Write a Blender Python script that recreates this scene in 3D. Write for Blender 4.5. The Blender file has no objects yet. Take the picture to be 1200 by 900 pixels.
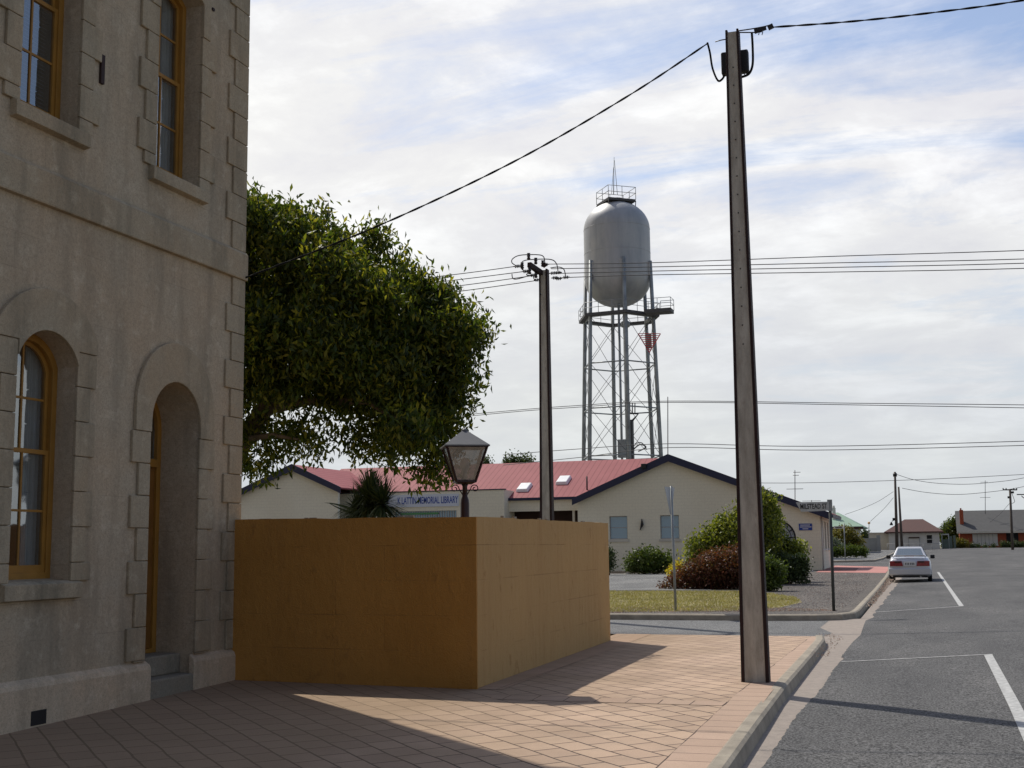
import bpy, bmesh, math, random
import numpy as np
from mathutils import Vector, Matrix
from mathutils.geometry import tessellate_polygon
R = math.radians
random.seed(7)
S = bpy.context.scene
C = S.collection
# ------------------------------------------------------------------ camera
F_PX, YAW, PITCH, ROLL, EYE = 1450., R(18.5), math.atan(192/1450), R(0.63), 1.6
cy, sy, cp, sp_, cr, sr = math.cos(YAW), math.sin(YAW), math.cos(PITCH), math.sin(PITCH), math.cos(ROLL), math.sin(ROLL)
f0 = Vector((-sy, cy, 0)); r0 = Vector((cy, sy, 0)); u0 = Vector((0, 0, 1))
FW = f0*cp + u0*sp_; U1 = u0*cp - f0*sp_
RT = r0*cr - U1*sr; UP = U1*cr + r0*sr
cam = bpy.data.objects.new('camera', bpy.data.cameras.new('camera')); C.objects.link(cam)
cam.matrix_world = Matrix(((RT.x, UP.x, -FW.x, 0), (RT.y, UP.y, -FW.y, 0), (RT.z, UP.z, -FW.z, EYE), (0, 0, 0, 1)))
cam.data.sensor_width = 36; cam.data.lens = F_PX/1200*36; cam.data.clip_end = 8000; cam.data.clip_start = .1
S.camera = cam
S.render.resolution_x, S.render.resolution_y = 1024, 768
# ------------------------------------------------------------------ sun and sky
SUN_EL = R(52)
sun_h = Vector((-.77, .64, 0)).normalized()           # horizontal direction towards the sun
sdir = sun_h*math.cos(SUN_EL) + Vector((0, 0, math.sin(SUN_EL)))
sun = bpy.data.objects.new('sun', bpy.data.lights.new('sun', 'SUN')); C.objects.link(sun)
sun.rotation_euler = sdir.to_track_quat('Z', 'Y').to_euler()
sun.data.energy = 3.9; sun.data.angle = R(.55); sun.data.color = (1, .95, .87)
W = bpy.data.worlds.new('World'); S.world = W; W.use_nodes = True
nt = W.node_tree; nt.nodes.clear()
def N(nt, t, **k):
    n = nt.nodes.new(t)
    for a, b in k.items():
        if a.startswith('i_'):
            n.inputs[a[2:].replace('_', ' ')].default_value = b
        else: setattr(n, a, b)
    return n
def L(nt, a, b): nt.links.new(a, b)
def mth(nt, op, a, b=None, c=None, clamp=False):
    n = nt.nodes.new('ShaderNodeMath'); n.operation = op; n.use_clamp = clamp
    for i, v in enumerate((a, b, c)):
        if v is None: continue
        if isinstance(v, (int, float)): n.inputs[i].default_value = v
        else: nt.links.new(v, n.inputs[i])
    return n.outputs[0]
def mixc(nt, f, a, b, mode='MIX'):
    n = nt.nodes.new('ShaderNodeMix'); n.data_type = 'RGBA'; n.blend_type = mode; n.clamp_factor = True
    for i, v in ((0, f), (6, a), (7, b)):
        if isinstance(v, (int, float)): n.inputs[i].default_value = v
        elif isinstance(v, (tuple, list)): n.inputs[i].default_value = (*v[:3], 1)
        else: nt.links.new(v, n.inputs[i])
    return n.outputs[2]
def ramp(nt, f, stops):
    n = nt.nodes.new('ShaderNodeValToRGB'); e = n.color_ramp.elements
    while len(e) < len(stops): e.new(.5)
    for el, (p, c) in zip(e, stops):
        el.position = p; el.color = (*c, 1) if isinstance(c, tuple) else (c, c, c, 1)
    nt.links.new(f, n.inputs[0]); return n.outputs[0]
sky = N(nt, 'ShaderNodeTexSky', sky_type='NISHITA', sun_disc=False, sun_elevation=SUN_EL, sun_rotation=math.atan2(sun_h.x, sun_h.y), air_density=1.0, dust_density=1.2, ozone_density=1.5)
tc = N(nt, 'ShaderNodeTexCoord'); sx = N(nt, 'ShaderNodeSeparateXYZ'); L(nt, tc.outputs['Generated'], sx.inputs[0])
zz = mth(nt, 'ADD', mth(nt, 'MAXIMUM', sx.outputs[2], 0.0), .22)
cx = N(nt, 'ShaderNodeCombineXYZ'); L(nt, mth(nt, 'DIVIDE', sx.outputs[0], zz), cx.inputs[0]); L(nt, mth(nt, 'DIVIDE', sx.outputs[1], zz), cx.inputs[1])
def wnoise(rot, scl, sc, det=6, rough=.6, dist=.3, off=(0, 0, 0)):
    m = N(nt, 'ShaderNodeMapping'); m.inputs['Rotation'].default_value = (0, 0, R(rot)); m.inputs['Scale'].default_value = scl; m.inputs['Location'].default_value = off
    L(nt, cx.outputs[0], m.inputs[0])
    n = N(nt, 'ShaderNodeTexNoise'); n.inputs['Scale'].default_value = sc; n.inputs['Detail'].default_value = det; n.inputs['Roughness'].default_value = rough; n.inputs['Distortion'].default_value = dist
    L(nt, m.outputs[0], n.inputs['Vector']); return n.outputs[0]
streak = wnoise(-58, (.5, 1.7, 1), 2.1, 10, .62, .7, (3.1, 1.7, 0))
puffs = wnoise(10, (1, 1.2, 1), 3.4, 9, .62, .2, (7.3, 2.2, 0))
big = wnoise(0, (1, 1, 1), .9, 3, .5, 0, (1.2, 5.6, 0))
# side: + towards the right of the street view, - towards the left (cloud bank on the sun's side)
side = mth(nt, 'ADD', mth(nt, 'MULTIPLY', sx.outputs[0], r0.x), mth(nt, 'MULTIPLY', sx.outputs[1], r0.y))
front = mth(nt, 'ADD', mth(nt, 'MULTIPLY', sx.outputs[0], f0.x), mth(nt, 'MULTIPLY', sx.outputs[1], f0.y))
cov = mth(nt, 'ADD', mth(nt, 'MULTIPLY', streak, 2.1), mth(nt, 'MULTIPLY', puffs, 1.0))
cov = mth(nt, 'ADD', cov, mth(nt, 'MULTIPLY_ADD', big, .9, -.74))
cov = mth(nt, 'SUBTRACT', cov, mth(nt, 'MULTIPLY', side, .55))
cov = mth(nt, 'SUBTRACT', cov, mth(nt, 'MULTIPLY', sx.outputs[2], 1.55))
cov = mth(nt, 'ADD', cov, mth(nt, 'MULTIPLY', front, .18))
dens = ramp(nt, cov, [(0.36, 0.12), (0.62, .55), (0.90, 1.0)])
shade = ramp(nt, puffs, [(0.30, (7.9, 7.85, 8.1)), (0.5, (8.9, 8.85, 8.8)), (0.66, (10.6, 10.6, 10.4))])
grey = ramp(nt, big, [(0.35, (.90, .91, .98)), (.65, (1.05, 1.05, 1.03))])
cloud = mixc(nt, 1.0, shade, grey, 'MULTIPLY')
back = mth(nt, 'MULTIPLY_ADD', front, .48, .57, clamp=True)    # clouds away from the sun are darker
bk = N(nt, 'ShaderNodeCombineXYZ'); L(nt, mth(nt, 'POWER', back, .75), bk.inputs[0]); L(nt, back, bk.inputs[1]); L(nt, mth(nt, 'POWER', back, 1.35), bk.inputs[2])
cloud = mixc(nt, 1.0, cloud, bk.outputs[0], 'MULTIPLY')
skyc = mixc(nt, 1.0, sky.outputs[0], (1.3, 1.32, 1.38), 'MULTIPLY')
col = mixc(nt, dens, skyc, cloud)
hz = ramp(nt, sx.outputs[2], [(0.0, .85), (.10, .55), (.28, 0.0)])
col = mixc(nt, hz, col, (5.9, 6.35, 6.6))
bg = N(nt, 'ShaderNodeBackground'); bg.inputs[1].default_value = .1; L(nt, col, bg.inputs[0])
wo = N(nt, 'ShaderNodeOutputWorld'); L(nt, bg.outputs[0], wo.inputs[0])
S.view_settings.view_transform = 'Standard'; S.view_settings.look = 'None'; S.view_settings.exposure = 0.0; S.view_settings.gamma = 1
S.render.engine = 'CYCLES'
# ------------------------------------------------------------------ helpers
def at(px, py, Y):
    d = RT*((px-600)/F_PX) + UP*((450-py)/F_PX) + FW
    return Vector((0, 0, EYE)) + d*(Y/d.y)
def onX(px, py, X):
    d = RT*((px-600)/F_PX) + UP*((450-py)/F_PX) + FW
    return Vector((0, 0, EYE)) + d*(X/d.x)
def hgt(y):
    if y < 0: return -.28
    if y < 14: return -.02*(14-y)
    if y < 25: return 0.
    if y < 75: return .003*(y-25)
    if y < 175: return .15+.0075*(y-75)
    if y < 260: return .9
    return .9-(y-260)*.004 if y < 1000 else -2.06
def camber(x): return .12*min(1, max(0, (x+1.2)/4.2))
def gnd(px, py, off=0):
    z = off
    for i in range(25):
        d = RT*((px-600)/F_PX) + UP*((450-py)/F_PX) + FW
        t = (z-EYE)/d.z; p = Vector((0, 0, EYE)) + d*t; z = hgt(p.y)+off
    return p
class MB:
    def __init__(s, org=None): s.v = []; s.f = []; s.o = Vector(org) if org is not None else Vector((0, 0, 0)); s.sm = set()
    def add(s, vs, fs, smooth=False):
        n = len(s.v); s.v += [Vector(a) for a in vs]
        for f in fs:
            if smooth: s.sm.add(len(s.f))
            s.f.append([i+n for i in f])
        return s
    def box(s, a, b, M_=None):
        x0, y0, z0 = a; x1, y1, z1 = b
        vs = [Vector((x, y, z)) for z in (z0, z1) for y in (y0, y1) for x in (x0, x1)]
        if M_ is not None: vs = [M_ @ v for v in vs]
        return s.add(vs, [(0, 2, 3, 1), (4, 5, 7, 6), (0, 1, 5, 4), (2, 6, 7, 3), (0, 4, 6, 2), (1, 3, 7, 5)])
    def hexa(s, b, t):      # bottom quad, top quad (both ccw from above)
        return s.add(list(b)+list(t), [(3, 2, 1, 0), (4, 5, 6, 7)]+[(i, (i+1) % 4, 4+(i+1) % 4, 4+i) for i in range(4)])
    def bar(s, a, b, w, d=None, w2=None, d2=None, up=(0, 0, 1)):
        a = Vector(a); b = Vector(b); t = (b-a).normalized(); up = Vector(up)
        if abs(t.dot(up)) > .98: up = Vector((0, 1, 0))
        x = t.cross(up).normalized(); y = x.cross(t)
        d = w if d is None else d; w2 = w if w2 is None else w2; d2 = d if d2 is None else d2
        q = lambda p, w, d: [p-x*w/2-y*d/2, p+x*w/2-y*d/2, p+x*w/2+y*d/2, p-x*w/2+y*d/2]
        return s.add(q(a, w, d)+q(b, w2, d2), [(3, 2, 1, 0), (4, 5, 6, 7)]+[(i, (i+1) % 4, 4+(i+1) % 4, 4+i) for i in range(4)])
    def tube(s, pts, r, n=8, cap=True):
        pts = [Vector(p) for p in pts]; k = len(pts)
        rs = r if isinstance(r, (list, tuple)) else [r]*k
        vs = []; px = None
        for i, p in enumerate(pts):
            t = (pts[min(i+1, k-1)]-pts[max(i-1, 0)]).normalized()
            if px is None:
                u = Vector((0, 0, 1)) if abs(t.z) < .9 else Vector((1, 0, 0)); x = t.cross(u).normalized()
            else: x = (px - t*px.dot(t)).normalized()
            px = x; y = t.cross(x)
            vs += [p + (x*math.cos(2*math.pi*j/n)+y*math.sin(2*math.pi*j/n))*rs[i] for j in range(n)]
        fs = [(i*n+j, i*n+(j+1) % n, (i+1)*n+(j+1) % n, (i+1)*n+j) for i in range(k-1) for j in range(n)]
        s.add(vs, fs, True)
        if cap: s.add(vs[:n], [tuple(range(n))[::-1]]); s.add(vs[-n:], [tuple(range(n))])
        return s
    def lathe(s, c, prof, n=24, smooth=True, rot=0):
        c = Vector(c); vs = []
        for r, z in prof:
            vs += [c+Vector((r*math.cos(2*math.pi*j/n+rot), r*math.sin(2*math.pi*j/n+rot), z)) for j in range(n)]
        k = len(prof)
        return s.add(vs, [(i*n+j, i*n+(j+1) % n, (i+1)*n+(j+1) % n, (i+1)*n+j) for i in range(k-1) for j in range(n)]+[tuple(range(n))[::-1], tuple((k-1)*n+j for j in range(n))], smooth)
    def plate(s, outer, holes, t, fn, back=True):
        # flat plate with holes: outer/hole outlines in (u,v); fn(u,v,w) -> world, w from 0 (front) to t (back)
        loops = [outer]+list(holes)
        tri = tessellate_polygon([[Vector((u, v, 0)) for u, v in l] for l in loops])
        flat = [p for l in loops for p in l]
        s.add([fn(u, v, 0) for u, v in flat], [tuple(x) for x in tri])
        if back: s.add([fn(u, v, t) for u, v in flat], [tuple(x) for x in tri])
        for l in loops:
            n = len(l)
            s.add([fn(u, v, 0) for u, v in l]+[fn(u, v, t) for u, v in l], [(i, (i+1) % n, n+(i+1) % n, n+i) for i in range(n)])
        return s
    def build(s, name, m, parent=None, bevel=0, flat=False, kind=None):
        me = bpy.data.meshes.new(name)
        me.from_pydata([tuple(v-s.o) for v in s.v], [], s.f)
        if s.sm and not flat:
            a = [i in s.sm for i in range(len(s.f))]; me.polygons.foreach_set('use_smooth', a)
        bm = bmesh.new(); bm.from_mesh(me)
        if not s.nomerge if hasattr(s, 'nomerge') else True:
            bmesh.ops.remove_doubles(bm, verts=bm.verts, dist=1e-5)
        bmesh.ops.recalc_face_normals(bm, faces=bm.faces)
        bm.to_mesh(me); bm.free()
        o = bpy.data.objects.new(name, me); C.objects.link(o); me.materials.append(m)
        if parent is not None: o.parent = parent
        else: o.location = s.o
        if bevel:
            b = o.modifiers.new('b', 'BEVEL'); b.width = bevel; b.segments = 2; b.limit_method = 'ANGLE'; b.angle_limit = R(40)
        if kind: o['kind'] = kind
        return o
def tag(o, label, cat, group=None, kind=None):
    o['label'] = label; o['category'] = cat
    if group: o['group'] = group
    if kind: o['kind'] = kind
    return o
def thing(name, loc, label, cat, group=None):
    o = bpy.data.objects.new(name, None); C.objects.link(o); o.location = loc; o.empty_display_size = .3
    return tag(o, label, cat, group)
def copy_tree(o, parent=None):
    c = o.copy(); C.objects.link(c)
    if parent is not None: c.parent = parent
    for ch in list(o.children): copy_tree(ch, c)
    return c
def text_mesh(name, txt, size, m, parent, M_, ext=.002, sx_=1.0, align='CENTER'):
    cu = bpy.data.curves.new(name, 'FONT'); cu.body = txt; cu.size = size; cu.extrude = ext; cu.align_x = align; cu.align_y = 'CENTER'; cu.resolution_u = 3; cu.offset = size*.012
    t = bpy.data.objects.new('tmp', cu); C.objects.link(t)
    bpy.context.view_layer.update()
    me = bpy.data.meshes.new_from_object(t.evaluated_get(bpy.context.evaluated_depsgraph_get()))
    bpy.data.objects.remove(t)
    me.name = name
    me.transform(M_ @ Matrix.Diagonal((sx_, 1, 1, 1))); me.materials.clear(); me.materials.append(m)
    o = bpy.data.objects.new(name, me); C.objects.link(o)
    if parent is not None: o.parent = parent
    return o
# ------------------------------------------------------------------ materials
def newmat(name):
    m = bpy.data.materials.new(name); m.use_nodes = True; t = m.node_tree
    return m, t, t.nodes['Principled BSDF']
def pos(t): return N(t, 'ShaderNodeNewGeometry').outputs['Position']
def noise(t, vec, sc, det=4, rough=.55, scl=None, dist=0):
    if scl:
        mp = N(t, 'ShaderNodeMapping'); mp.inputs['Scale'].default_value = scl; L(t, vec, mp.inputs[0]); vec = mp.outputs[0]
    n = N(t, 'ShaderNodeTexNoise'); n.inputs['Scale'].default_value = sc; n.inputs['Detail'].default_value = det; n.inputs['Roughness'].default_value = rough; n.inputs['Distortion'].default_value = dist
    L(t, vec, n.inputs['Vector']); return n.outputs[0]
def bumpn(t, b, h, st, dist=.01):
    n = N(t, 'ShaderNodeBump'); n.inputs['Strength'].default_value = st; n.inputs['Distance'].default_value = dist
    L(t, h, n.inputs['Height']); L(t, n.outputs[0], b.inputs['Normal']); return n
def mul(c, k): return tuple(min(1, x*k) for x in c)
def mat(name, c, rough=.75, var=.18, sc=2., bump=.15, bsc=60, metal=0, spec=.35, coat=0, c2=None, fine=.06):
    m, t, b = newmat(name); p = pos(t)
    n1 = noise(t, p, sc, 5, .6); n2 = noise(t, p, bsc, 3, .6)
    c2 = c2 or mul(c, 1-2*var)
    cc = mixc(t, ramp(t, n1, [(.3, 0.), (.7, 1.)]), c2, mul(c, 1+var*.4))
    cc = mixc(t, fine*4, cc, mixc(t, n2, mul(c, .55), mul(c, 1.3)))
    L(t, cc, b.inputs['Base Color'])
    b.inputs['Metallic'].default_value = metal; b.inputs['Specular IOR Level'].default_value = spec
    rr = mth(t, 'MULTIPLY_ADD', n1, .25, rough-.12, clamp=True); L(t, rr, b.inputs['Roughness'])
    if coat: b.inputs['Coat Weight'].default_value = coat; b.inputs['Coat Roughness'].default_value = .1
    if bump: bumpn(t, b, n2, bump)
    return m
def stone_mat(name, base, lines=True, dirt=1.0):
    m, t, b = newmat(name); p = pos(t)
    big_ = noise(t, p, .9, 5, .6); med = noise(t, p, 5, 6, .65); fin = noise(t, p, 70, 4, .7)
    st = noise(t, p, 2.6, 5, .6, (1, 1, .16)); 
    pink = mul((base[0]*1.04, base[1]*.95, base[2]*.88), 1.)
    c = mixc(t, ramp(t, big_, [(.35, 0.), (.65, 1.)]), base, pink)
    c = mixc(t, ramp(t, st, [(.47, 0.), (.74, .62*dirt)]), c, mul((base[0]*.95, base[1], base[2]), .42))
    c = mixc(t, ramp(t, med, [(.54, 0.), (.74, .55)]), c, mul((base[0], base[1]*1.02, base[2]*1.05), 1.4))
    grn = noise(t, p, 28, 6, .75)
    c = mixc(t, 1., c, ramp(t, grn, [(.32, .84), (.5, 1.), (.68, 1.12)]), 'MULTIPLY')
    c = mixc(t, ramp(t, fin, [(.3, .7), (.5, 0.)]), c, mul(base, .5))
    h = mth(t, 'ADD', mth(t, 'MULTIPLY', grn, 1.0), med)
    if lines:
        sp = N(t, 'ShaderNodeSeparateXYZ'); L(t, p, sp.inputs[0])
        cb = N(t, 'ShaderNodeCombineXYZ'); L(t, sp.outputs[1], cb.inputs[0]); L(t, mth(t, 'SUBTRACT', sp.outputs[2], .015), cb.inputs[1])
        br = N(t, 'ShaderNodeTexBrick'); br.inputs['Scale'].default_value = 1; br.inputs['Brick Width'].default_value = .78; br.inputs['Row Height'].default_value = .365; br.inputs['Mortar Size'].default_value = .004; br.inputs['Mortar Smooth'].default_value = .3
        br.inputs['Color1'].default_value = (1, 1, 1, 1); br.inputs['Color2'].default_value = (.95, .95, .95, 1)
        L(t, cb.outputs[0], br.inputs['Vector'])
        ln = mth(t, 'MULTIPLY', br.outputs['Fac'], ramp(t, noise(t, p, 1.7, 3), [(.42, .0), (.66, .5)]))
        c = mixc(t, ln, c, mul(base, .45))
        h = mth(t, 'SUBTRACT', h, mth(t, 'MULTIPLY', ln, .8))
    L(t, c, b.inputs['Base Color']); b.inputs['Roughness'].default_value = .92; b.inputs['Specular IOR Level'].default_value = .2
    bumpn(t, b, h, .5, .012); return m
M = {}
M['stone'] = stone_mat('stone_render', (.45, .375, .27))
M['stone_trim'] = stone_mat('stone_trim', (.40, .335, .235), lines=False, dirt=1.2)
M['plinth'] = stone_mat('plinth_render', (.56, .455, .325), lines=False, dirt=.8)
M['step'] = stone_mat('step_stone', (.27, .245, .19), lines=False)
M['ochre'] = mat('ochre_paint', (.36, .175, .03), .5, .15, 4, .1, 90)
M['door'] = mat('door_paint', (.23, .10, .02), .5, .2, 3, .1, 60)
M['dark'] = mat('dark_interior', (.02, .02, .022), .9, .1, 2, 0)
M['black'] = mat('black_plastic', (.015, .015, .017), .45, .1, 3, 0)
M['cable'] = mat('cable_black', (.012, .012, .012), .95, .1, 3, 0)
M['wire'] = mat('wire_grey', (.09, .09, .095), .6, .1, 3, 0)
M['curtain'] = mat('curtain_cloth', (.78, .79, .76), .9, .1, 6, 0)
M['blind'] = mat('blind_slats', (.42, .42, .44), .6, .1, 6, 0)
M['white'] = mat('white_paint', (.78, .78, .76), .5, .06, 4, .05)
M['navy'] = mat('navy_fascia', (.022, .026, .062), .45, .15, 3, 0)
M['galv'] = mat('galvanised_steel', (.36, .38, .38), .5, .2, 3, .05, 30, metal=.3)
M['galv_tower'] = mat('tower_steel', (.36, .39, .39), .5, .3, .6, .05, 8, metal=.2)
M['maroon'] = mat('lamp_iron', (.035, .012, .012), .4, .2, 6, .05)
M['rust'] = mat('rusty_flange', (.035, .014, .011), .7, .35, 5, .3, 50, c2=(.014, .008, .007))
M['red'] = mat('warning_red', (.6, .03, .045), .5, .1, 3, 0)
M['marking'] = mat('road_paint', (.5, .5, .48), .8, .3, 14, .2, 120)
M['bark'] = mat('tree_bark', (.15, .11, .08), .9, .3, 6, .8, 25)
M['insul'] = mat('insulator_brown', (.03, .022, .02), .25, .1, 3, 0)
M['kerb_c'] = mat('kerb_concrete', (.36, .315, .245), .9, .28, 3.5, .35, 60, c2=(.15, .13, .10), fine=.1)
M['gutter'] = mat('gutter_concrete', (.33, .28, .235), .9, .25, 7, .4, 50, c2=(.15, .13, .115), fine=.14)
M['cream_far'] = mat('far_cream_wall', (.62, .59, .5), .85, .08, 1, 0)
M['white_far'] = mat('far_white_wall', (.66, .65, .6), .85, .06, 1, 0)
M['brown_roof'] = mat('brown_roof', (.11, .055, .047), .8, .15, 3, 0)
M['green_roof'] = mat('green_roof', (.24, .36, .26), .6, .1, 2, 0)
M['grey_roof'] = mat('grey_roof', (.10, .10, .098), .8, .14, 2, 0)
M['redbrick'] = mat('far_red_brick', (.36, .085, .04), .85, .2, 6, 0)
M['greyfence'] = mat('grey_fence', (.4, .4, .38), .8, .1, 2, 0)
M['timber'] = mat('pole_timber', (.12, .10, .085), .85, .2, 3, .1)
M['bluesign'] = mat('blue_sign', (.02, .06, .3), .5, .05, 3, 0)
M['bluetext'] = mat('blue_lettering', (.03, .07, .33), .5, .05, 3, 0)
M['palesign'] = mat('pale_sign_panel', (.62, .66, .72), .5, .05, 3, 0)
M['offwhite'] = mat('skylight_white', (.85, .85, .84), .4, .04, 3, 0)
M['porch'] = mat('porch_brown', (.07, .04, .03), .8, .2, 2, 0)
M['tyre'] = mat('tyre_rubber', (.018, .018, .018), .8, .1, 5, 0)
M['rock'] = mat('bed_stones', (.5, .47, .43), .9, .3, 5, .3, 20)
def asphalt(name, c, sc=190):
    m, t, b = newmat(name); p = pos(t)
    a = noise(t, p, sc, 2, .8); a2 = noise(t, p, sc*.35, 3, .8); l = noise(t, p, .5, 5, .65, (1, .35, 1)); w = noise(t, p, 6, 4, .6)
    cc = mixc(t, ramp(t, a, [(.42, 0.), (.60, 1.)]), mul(c, .25), mul(c, 2.1))
    cc = mixc(t, ramp(t, a2, [(.45, .0), (.75, .5)]), cc, mul(c, 2.2))
    cc = mixc(t, 1., cc, ramp(t, l, [(.32, (.74, .74, .75)), (.5, (1., 1., .99)), (.68, (1.3, 1.28, 1.25))]), 'MULTIPLY')
    cc = mixc(t, 1., cc, ramp(t, w, [(.3, .93), (.7, 1.06)]), 'MULTIPLY')
    L(t, cc, b.inputs['Base Color']); b.inputs['Roughness'].default_value = .9; b.inputs['Specular IOR Level'].default_value = .25
    bumpn(t, b, a, .6, .006); return m
M['asphalt'] = asphalt('asphalt', (.074, .073, .072), 42)
M['asphalt_lane'] = asphalt('lane_asphalt', (.12, .12, .118), 60)
M['asphalt_drive'] = asphalt('drive_asphalt', (.13, .13, .125), 45)
M['gravel'] = asphalt('verge_gravel', (.085, .075, .066), 22)
def ground_mat():
    m, t, b = newmat('dry_ground'); p = pos(t)
    l = noise(t, p, .15, 6, .65); a = noise(t, p, 8, 5, .7)
    c = mixc(t, ramp(t, l, [(.4, 0.), (.6, 1.)]), (.16, .145, .11), (.17, .18, .075))
    c = mixc(t, a, mul((.2, .18, .14), .6), c)
    L(t, c, b.inputs['Base Color']); b.inputs['Roughness'].default_value = 1; return m
M['ground'] = ground_mat()
def turf_mat():
    m, t, b = newmat('dry_turf'); p = pos(t)
    l = noise(t, p, .8, 5, .7); a = noise(t, p, 30, 4, .7)
    c = mixc(t, ramp(t, l, [(.4, 0.), (.62, 1.)]), (.37, .31, .17), (.27, .245, .11))
    c = mixc(t, ramp(t, a, [(.35, .5), (.6, 0.)]), c, (.15, .12, .06))
    L(t, c, b.inputs['Base Color']); b.inputs['Roughness'].default_value = 1; bumpn(t, b, a, .8, .02); return m
M['turf'] = turf_mat()
def paver_mat(name, rot, bw, rh, c1, c2, mort=.007, off=(0, 0, 0), freq=2, offs=.5):
    m, t, b = newmat(name); p = pos(t)
    mp = N(t, 'ShaderNodeMapping'); mp.vector_type = 'TEXTURE'; mp.inputs['Rotation'].default_value = (0, 0, R(rot)); mp.inputs['Location'].default_value = off
    L(t, p, mp.inputs[0])
    wob = noise(t, p, 1.3, 2); wv = N(t, 'ShaderNodeVectorMath', operation='ADD')
    wm = N(t, 'ShaderNodeCombineXYZ'); w_ = mth(t, 'MULTIPLY_ADD', wob, .05, -.025); L(t, w_, wm.inputs[0]); L(t, w_, wm.inputs[1])
    L(t, mp.outputs[0], wv.inputs[0]); L(t, wm.outputs[0], wv.inputs[1])
    br = N(t, 'ShaderNodeTexBrick'); br.offset = offs; br.offset_frequency = freq
    br.inputs['Scale'].default_value = 1; br.inputs['Brick Width'].default_value = bw; br.inputs['Row Height'].default_value = rh
    br.inputs['Mortar Size'].default_value = mort; br.inputs['Mortar Smooth'].default_value = .25; br.inputs['Bias'].default_value = 0
    br.inputs['Color1'].default_value = (*c1, 1); br.inputs['Color2'].default_value = (*c2, 1); br.inputs['Mortar'].default_value = (.07, .05, .04, 1)
    L(t, wv.outputs[0], br.inputs['Vector'])
    l = noise(t, p, .55, 5, .6); f = noise(t, p, 90, 3, .7); g = noise(t, p, 4, 5, .65)
    c = mixc(t, 1., br.outputs['Color'], ramp(t, l, [(.3, (.84, .84, .82)), (.7, (1.06, 1.05, 1.05))]), 'MULTIPLY')
    c = mixc(t, ramp(t, g, [(.5, 0.), (.8, .35)]), c, (.26, .21, .16))
    # dirt along the foot of the stone building, deepened to paint its shade
    sp = N(t, 'ShaderNodeSeparateXYZ'); L(t, p, sp.inputs[0])
    dx = mth(t, 'ADD', sp.outputs[0], mth(t, 'MULTIPLY', l, 2.4))
    c = mixc(t, ramp(t, mth(t, 'MULTIPLY_ADD', dx, -.28, -.50), [(.0, 0.), (.6, .68)]), c, (.25, .17, .095))
    c = mixc(t, 1., c, ramp(t, f, [(.3, .86), (.7, 1.1)]), 'MULTIPLY')
    L(t, c, b.inputs['Base Color']); b.inputs['Roughness'].default_value = .9; b.inputs['Specular IOR Level'].default_value = .25
    h = mth(t, 'SUBTRACT', mth(t, 'MULTIPLY', f, .25), br.outputs['Fac']); bumpn(t, b, h, .5, .006); return m
pc1, pc2 = (.52, .375, .265), (.42, .30, .215)
M['pavers'] = paver_mat('diagonal_pavers', -45, .37, .27, pc1, pc2, mort=.0105)
M['pav_far'] = paver_mat('far_diagonal_pavers', -45, .30, .2, (.54, .37, .27), (.49, .33, .24))
M['pav_edge'] = paver_mat('edge_pavers', 0, .5, .34, (.49, .35, .26), (.43, .305, .225), offs=0, off=(-2.10, .1, 0))
M['pav_wall'] = paver_mat('wall_edge_pavers', 90, .6, .6, (.52, .35, .25), (.5, .33, .24), offs=0, off=(0, .1, 0))
def pinkpave():
    m, t, b = newmat('pink_paving'); p = pos(t); l = noise(t, p, .6, 4)
    c = mixc(t, ramp(t, l, [(.35, 0.), (.65, 1.)]), (.42, .17, .15), (.50, .23, .19)); L(t, c, b.inputs['Base Color']); b.inputs['Roughness'].default_value = .9; return m
M['pink'] = pinkpave()
M['pink_dark'] = mat('dark_pink_paving', (.2, .075, .07), .9, .1, 2, 0)
def orange_mat():
    m, t, b = newmat('orange_render'); p = pos(t)
    l = noise(t, p, .8, 4); f = noise(t, p, 55, 4, .7); g = noise(t, p, 7, 6, .65, (1, 1, .5)); st = noise(t, p, 5, 4, .6, (1, 1, .12))
    sp = N(t, 'ShaderNodeSeparateXYZ'); L(t, p, sp.inputs[0])
    cb = N(t, 'ShaderNodeCombineXYZ'); L(t, mth(t, 'ADD', sp.outputs[0], sp.outputs[1]), cb.inputs[0]); L(t, sp.outputs[2], cb.inputs[1])
    br = N(t, 'ShaderNodeTexBrick'); br.inputs['Scale'].default_value = 1; br.inputs['Brick Width'].default_value = 1.25; br.inputs['Row Height'].default_value = .41; br.inputs['Mortar Size'].default_value = .006; br.inputs['Mortar Smooth'].default_value = .4
    L(t, cb.outputs[0], br.inputs['Vector'])
    c = mixc(t, ramp(t, l, [(.3, 0.), (.7, 1.)]), (.41, .195, .04), (.49, .24, .055))
    face_light = ramp(t, mth(t, 'ADD', mth(t, 'MULTIPLY_ADD', sp.outputs[0], .074, .372), mth(t, 'SUBTRACT', sp.outputs[1], 13.65)), [(.02, 0.), (.05, .62)])   # street face coloured paler to stand for the brighter light on it
    c = mixc(t, face_light, c, (.50, .345, .155))
    c = mixc(t, ramp(t, st, [(.5, 0.), (.75, .3)]), c, (.34, .17, .05))
    c = mixc(t, ramp(t, g, [(.60, 0.), (.70, .6)]), c, (.30, .14, .035))
    ln = mth(t, 'MULTIPLY', br.outputs['Fac'], ramp(t, noise(t, p, 1.1, 3), [(.45, 0.), (.65, .4)]))
    c = mixc(t, ln, c, (.24, .12, .04))
    L(t, c, b.inputs['Base Color']); b.inputs['Roughness'].default_value = .85; b.inputs['Specular IOR Level'].default_value = .3
    h = mth(t, 'ADD', mth(t, 'MULTIPLY', f, .4), mth(t, 'MULTIPLY', g, 1.0)); h = mth(t, 'SUBTRACT', h, mth(t, 'MULTIPLY', ln, .5)); bumpn(t, b, h, .9, .03); return m
M['orange'] = orange_mat()
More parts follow.
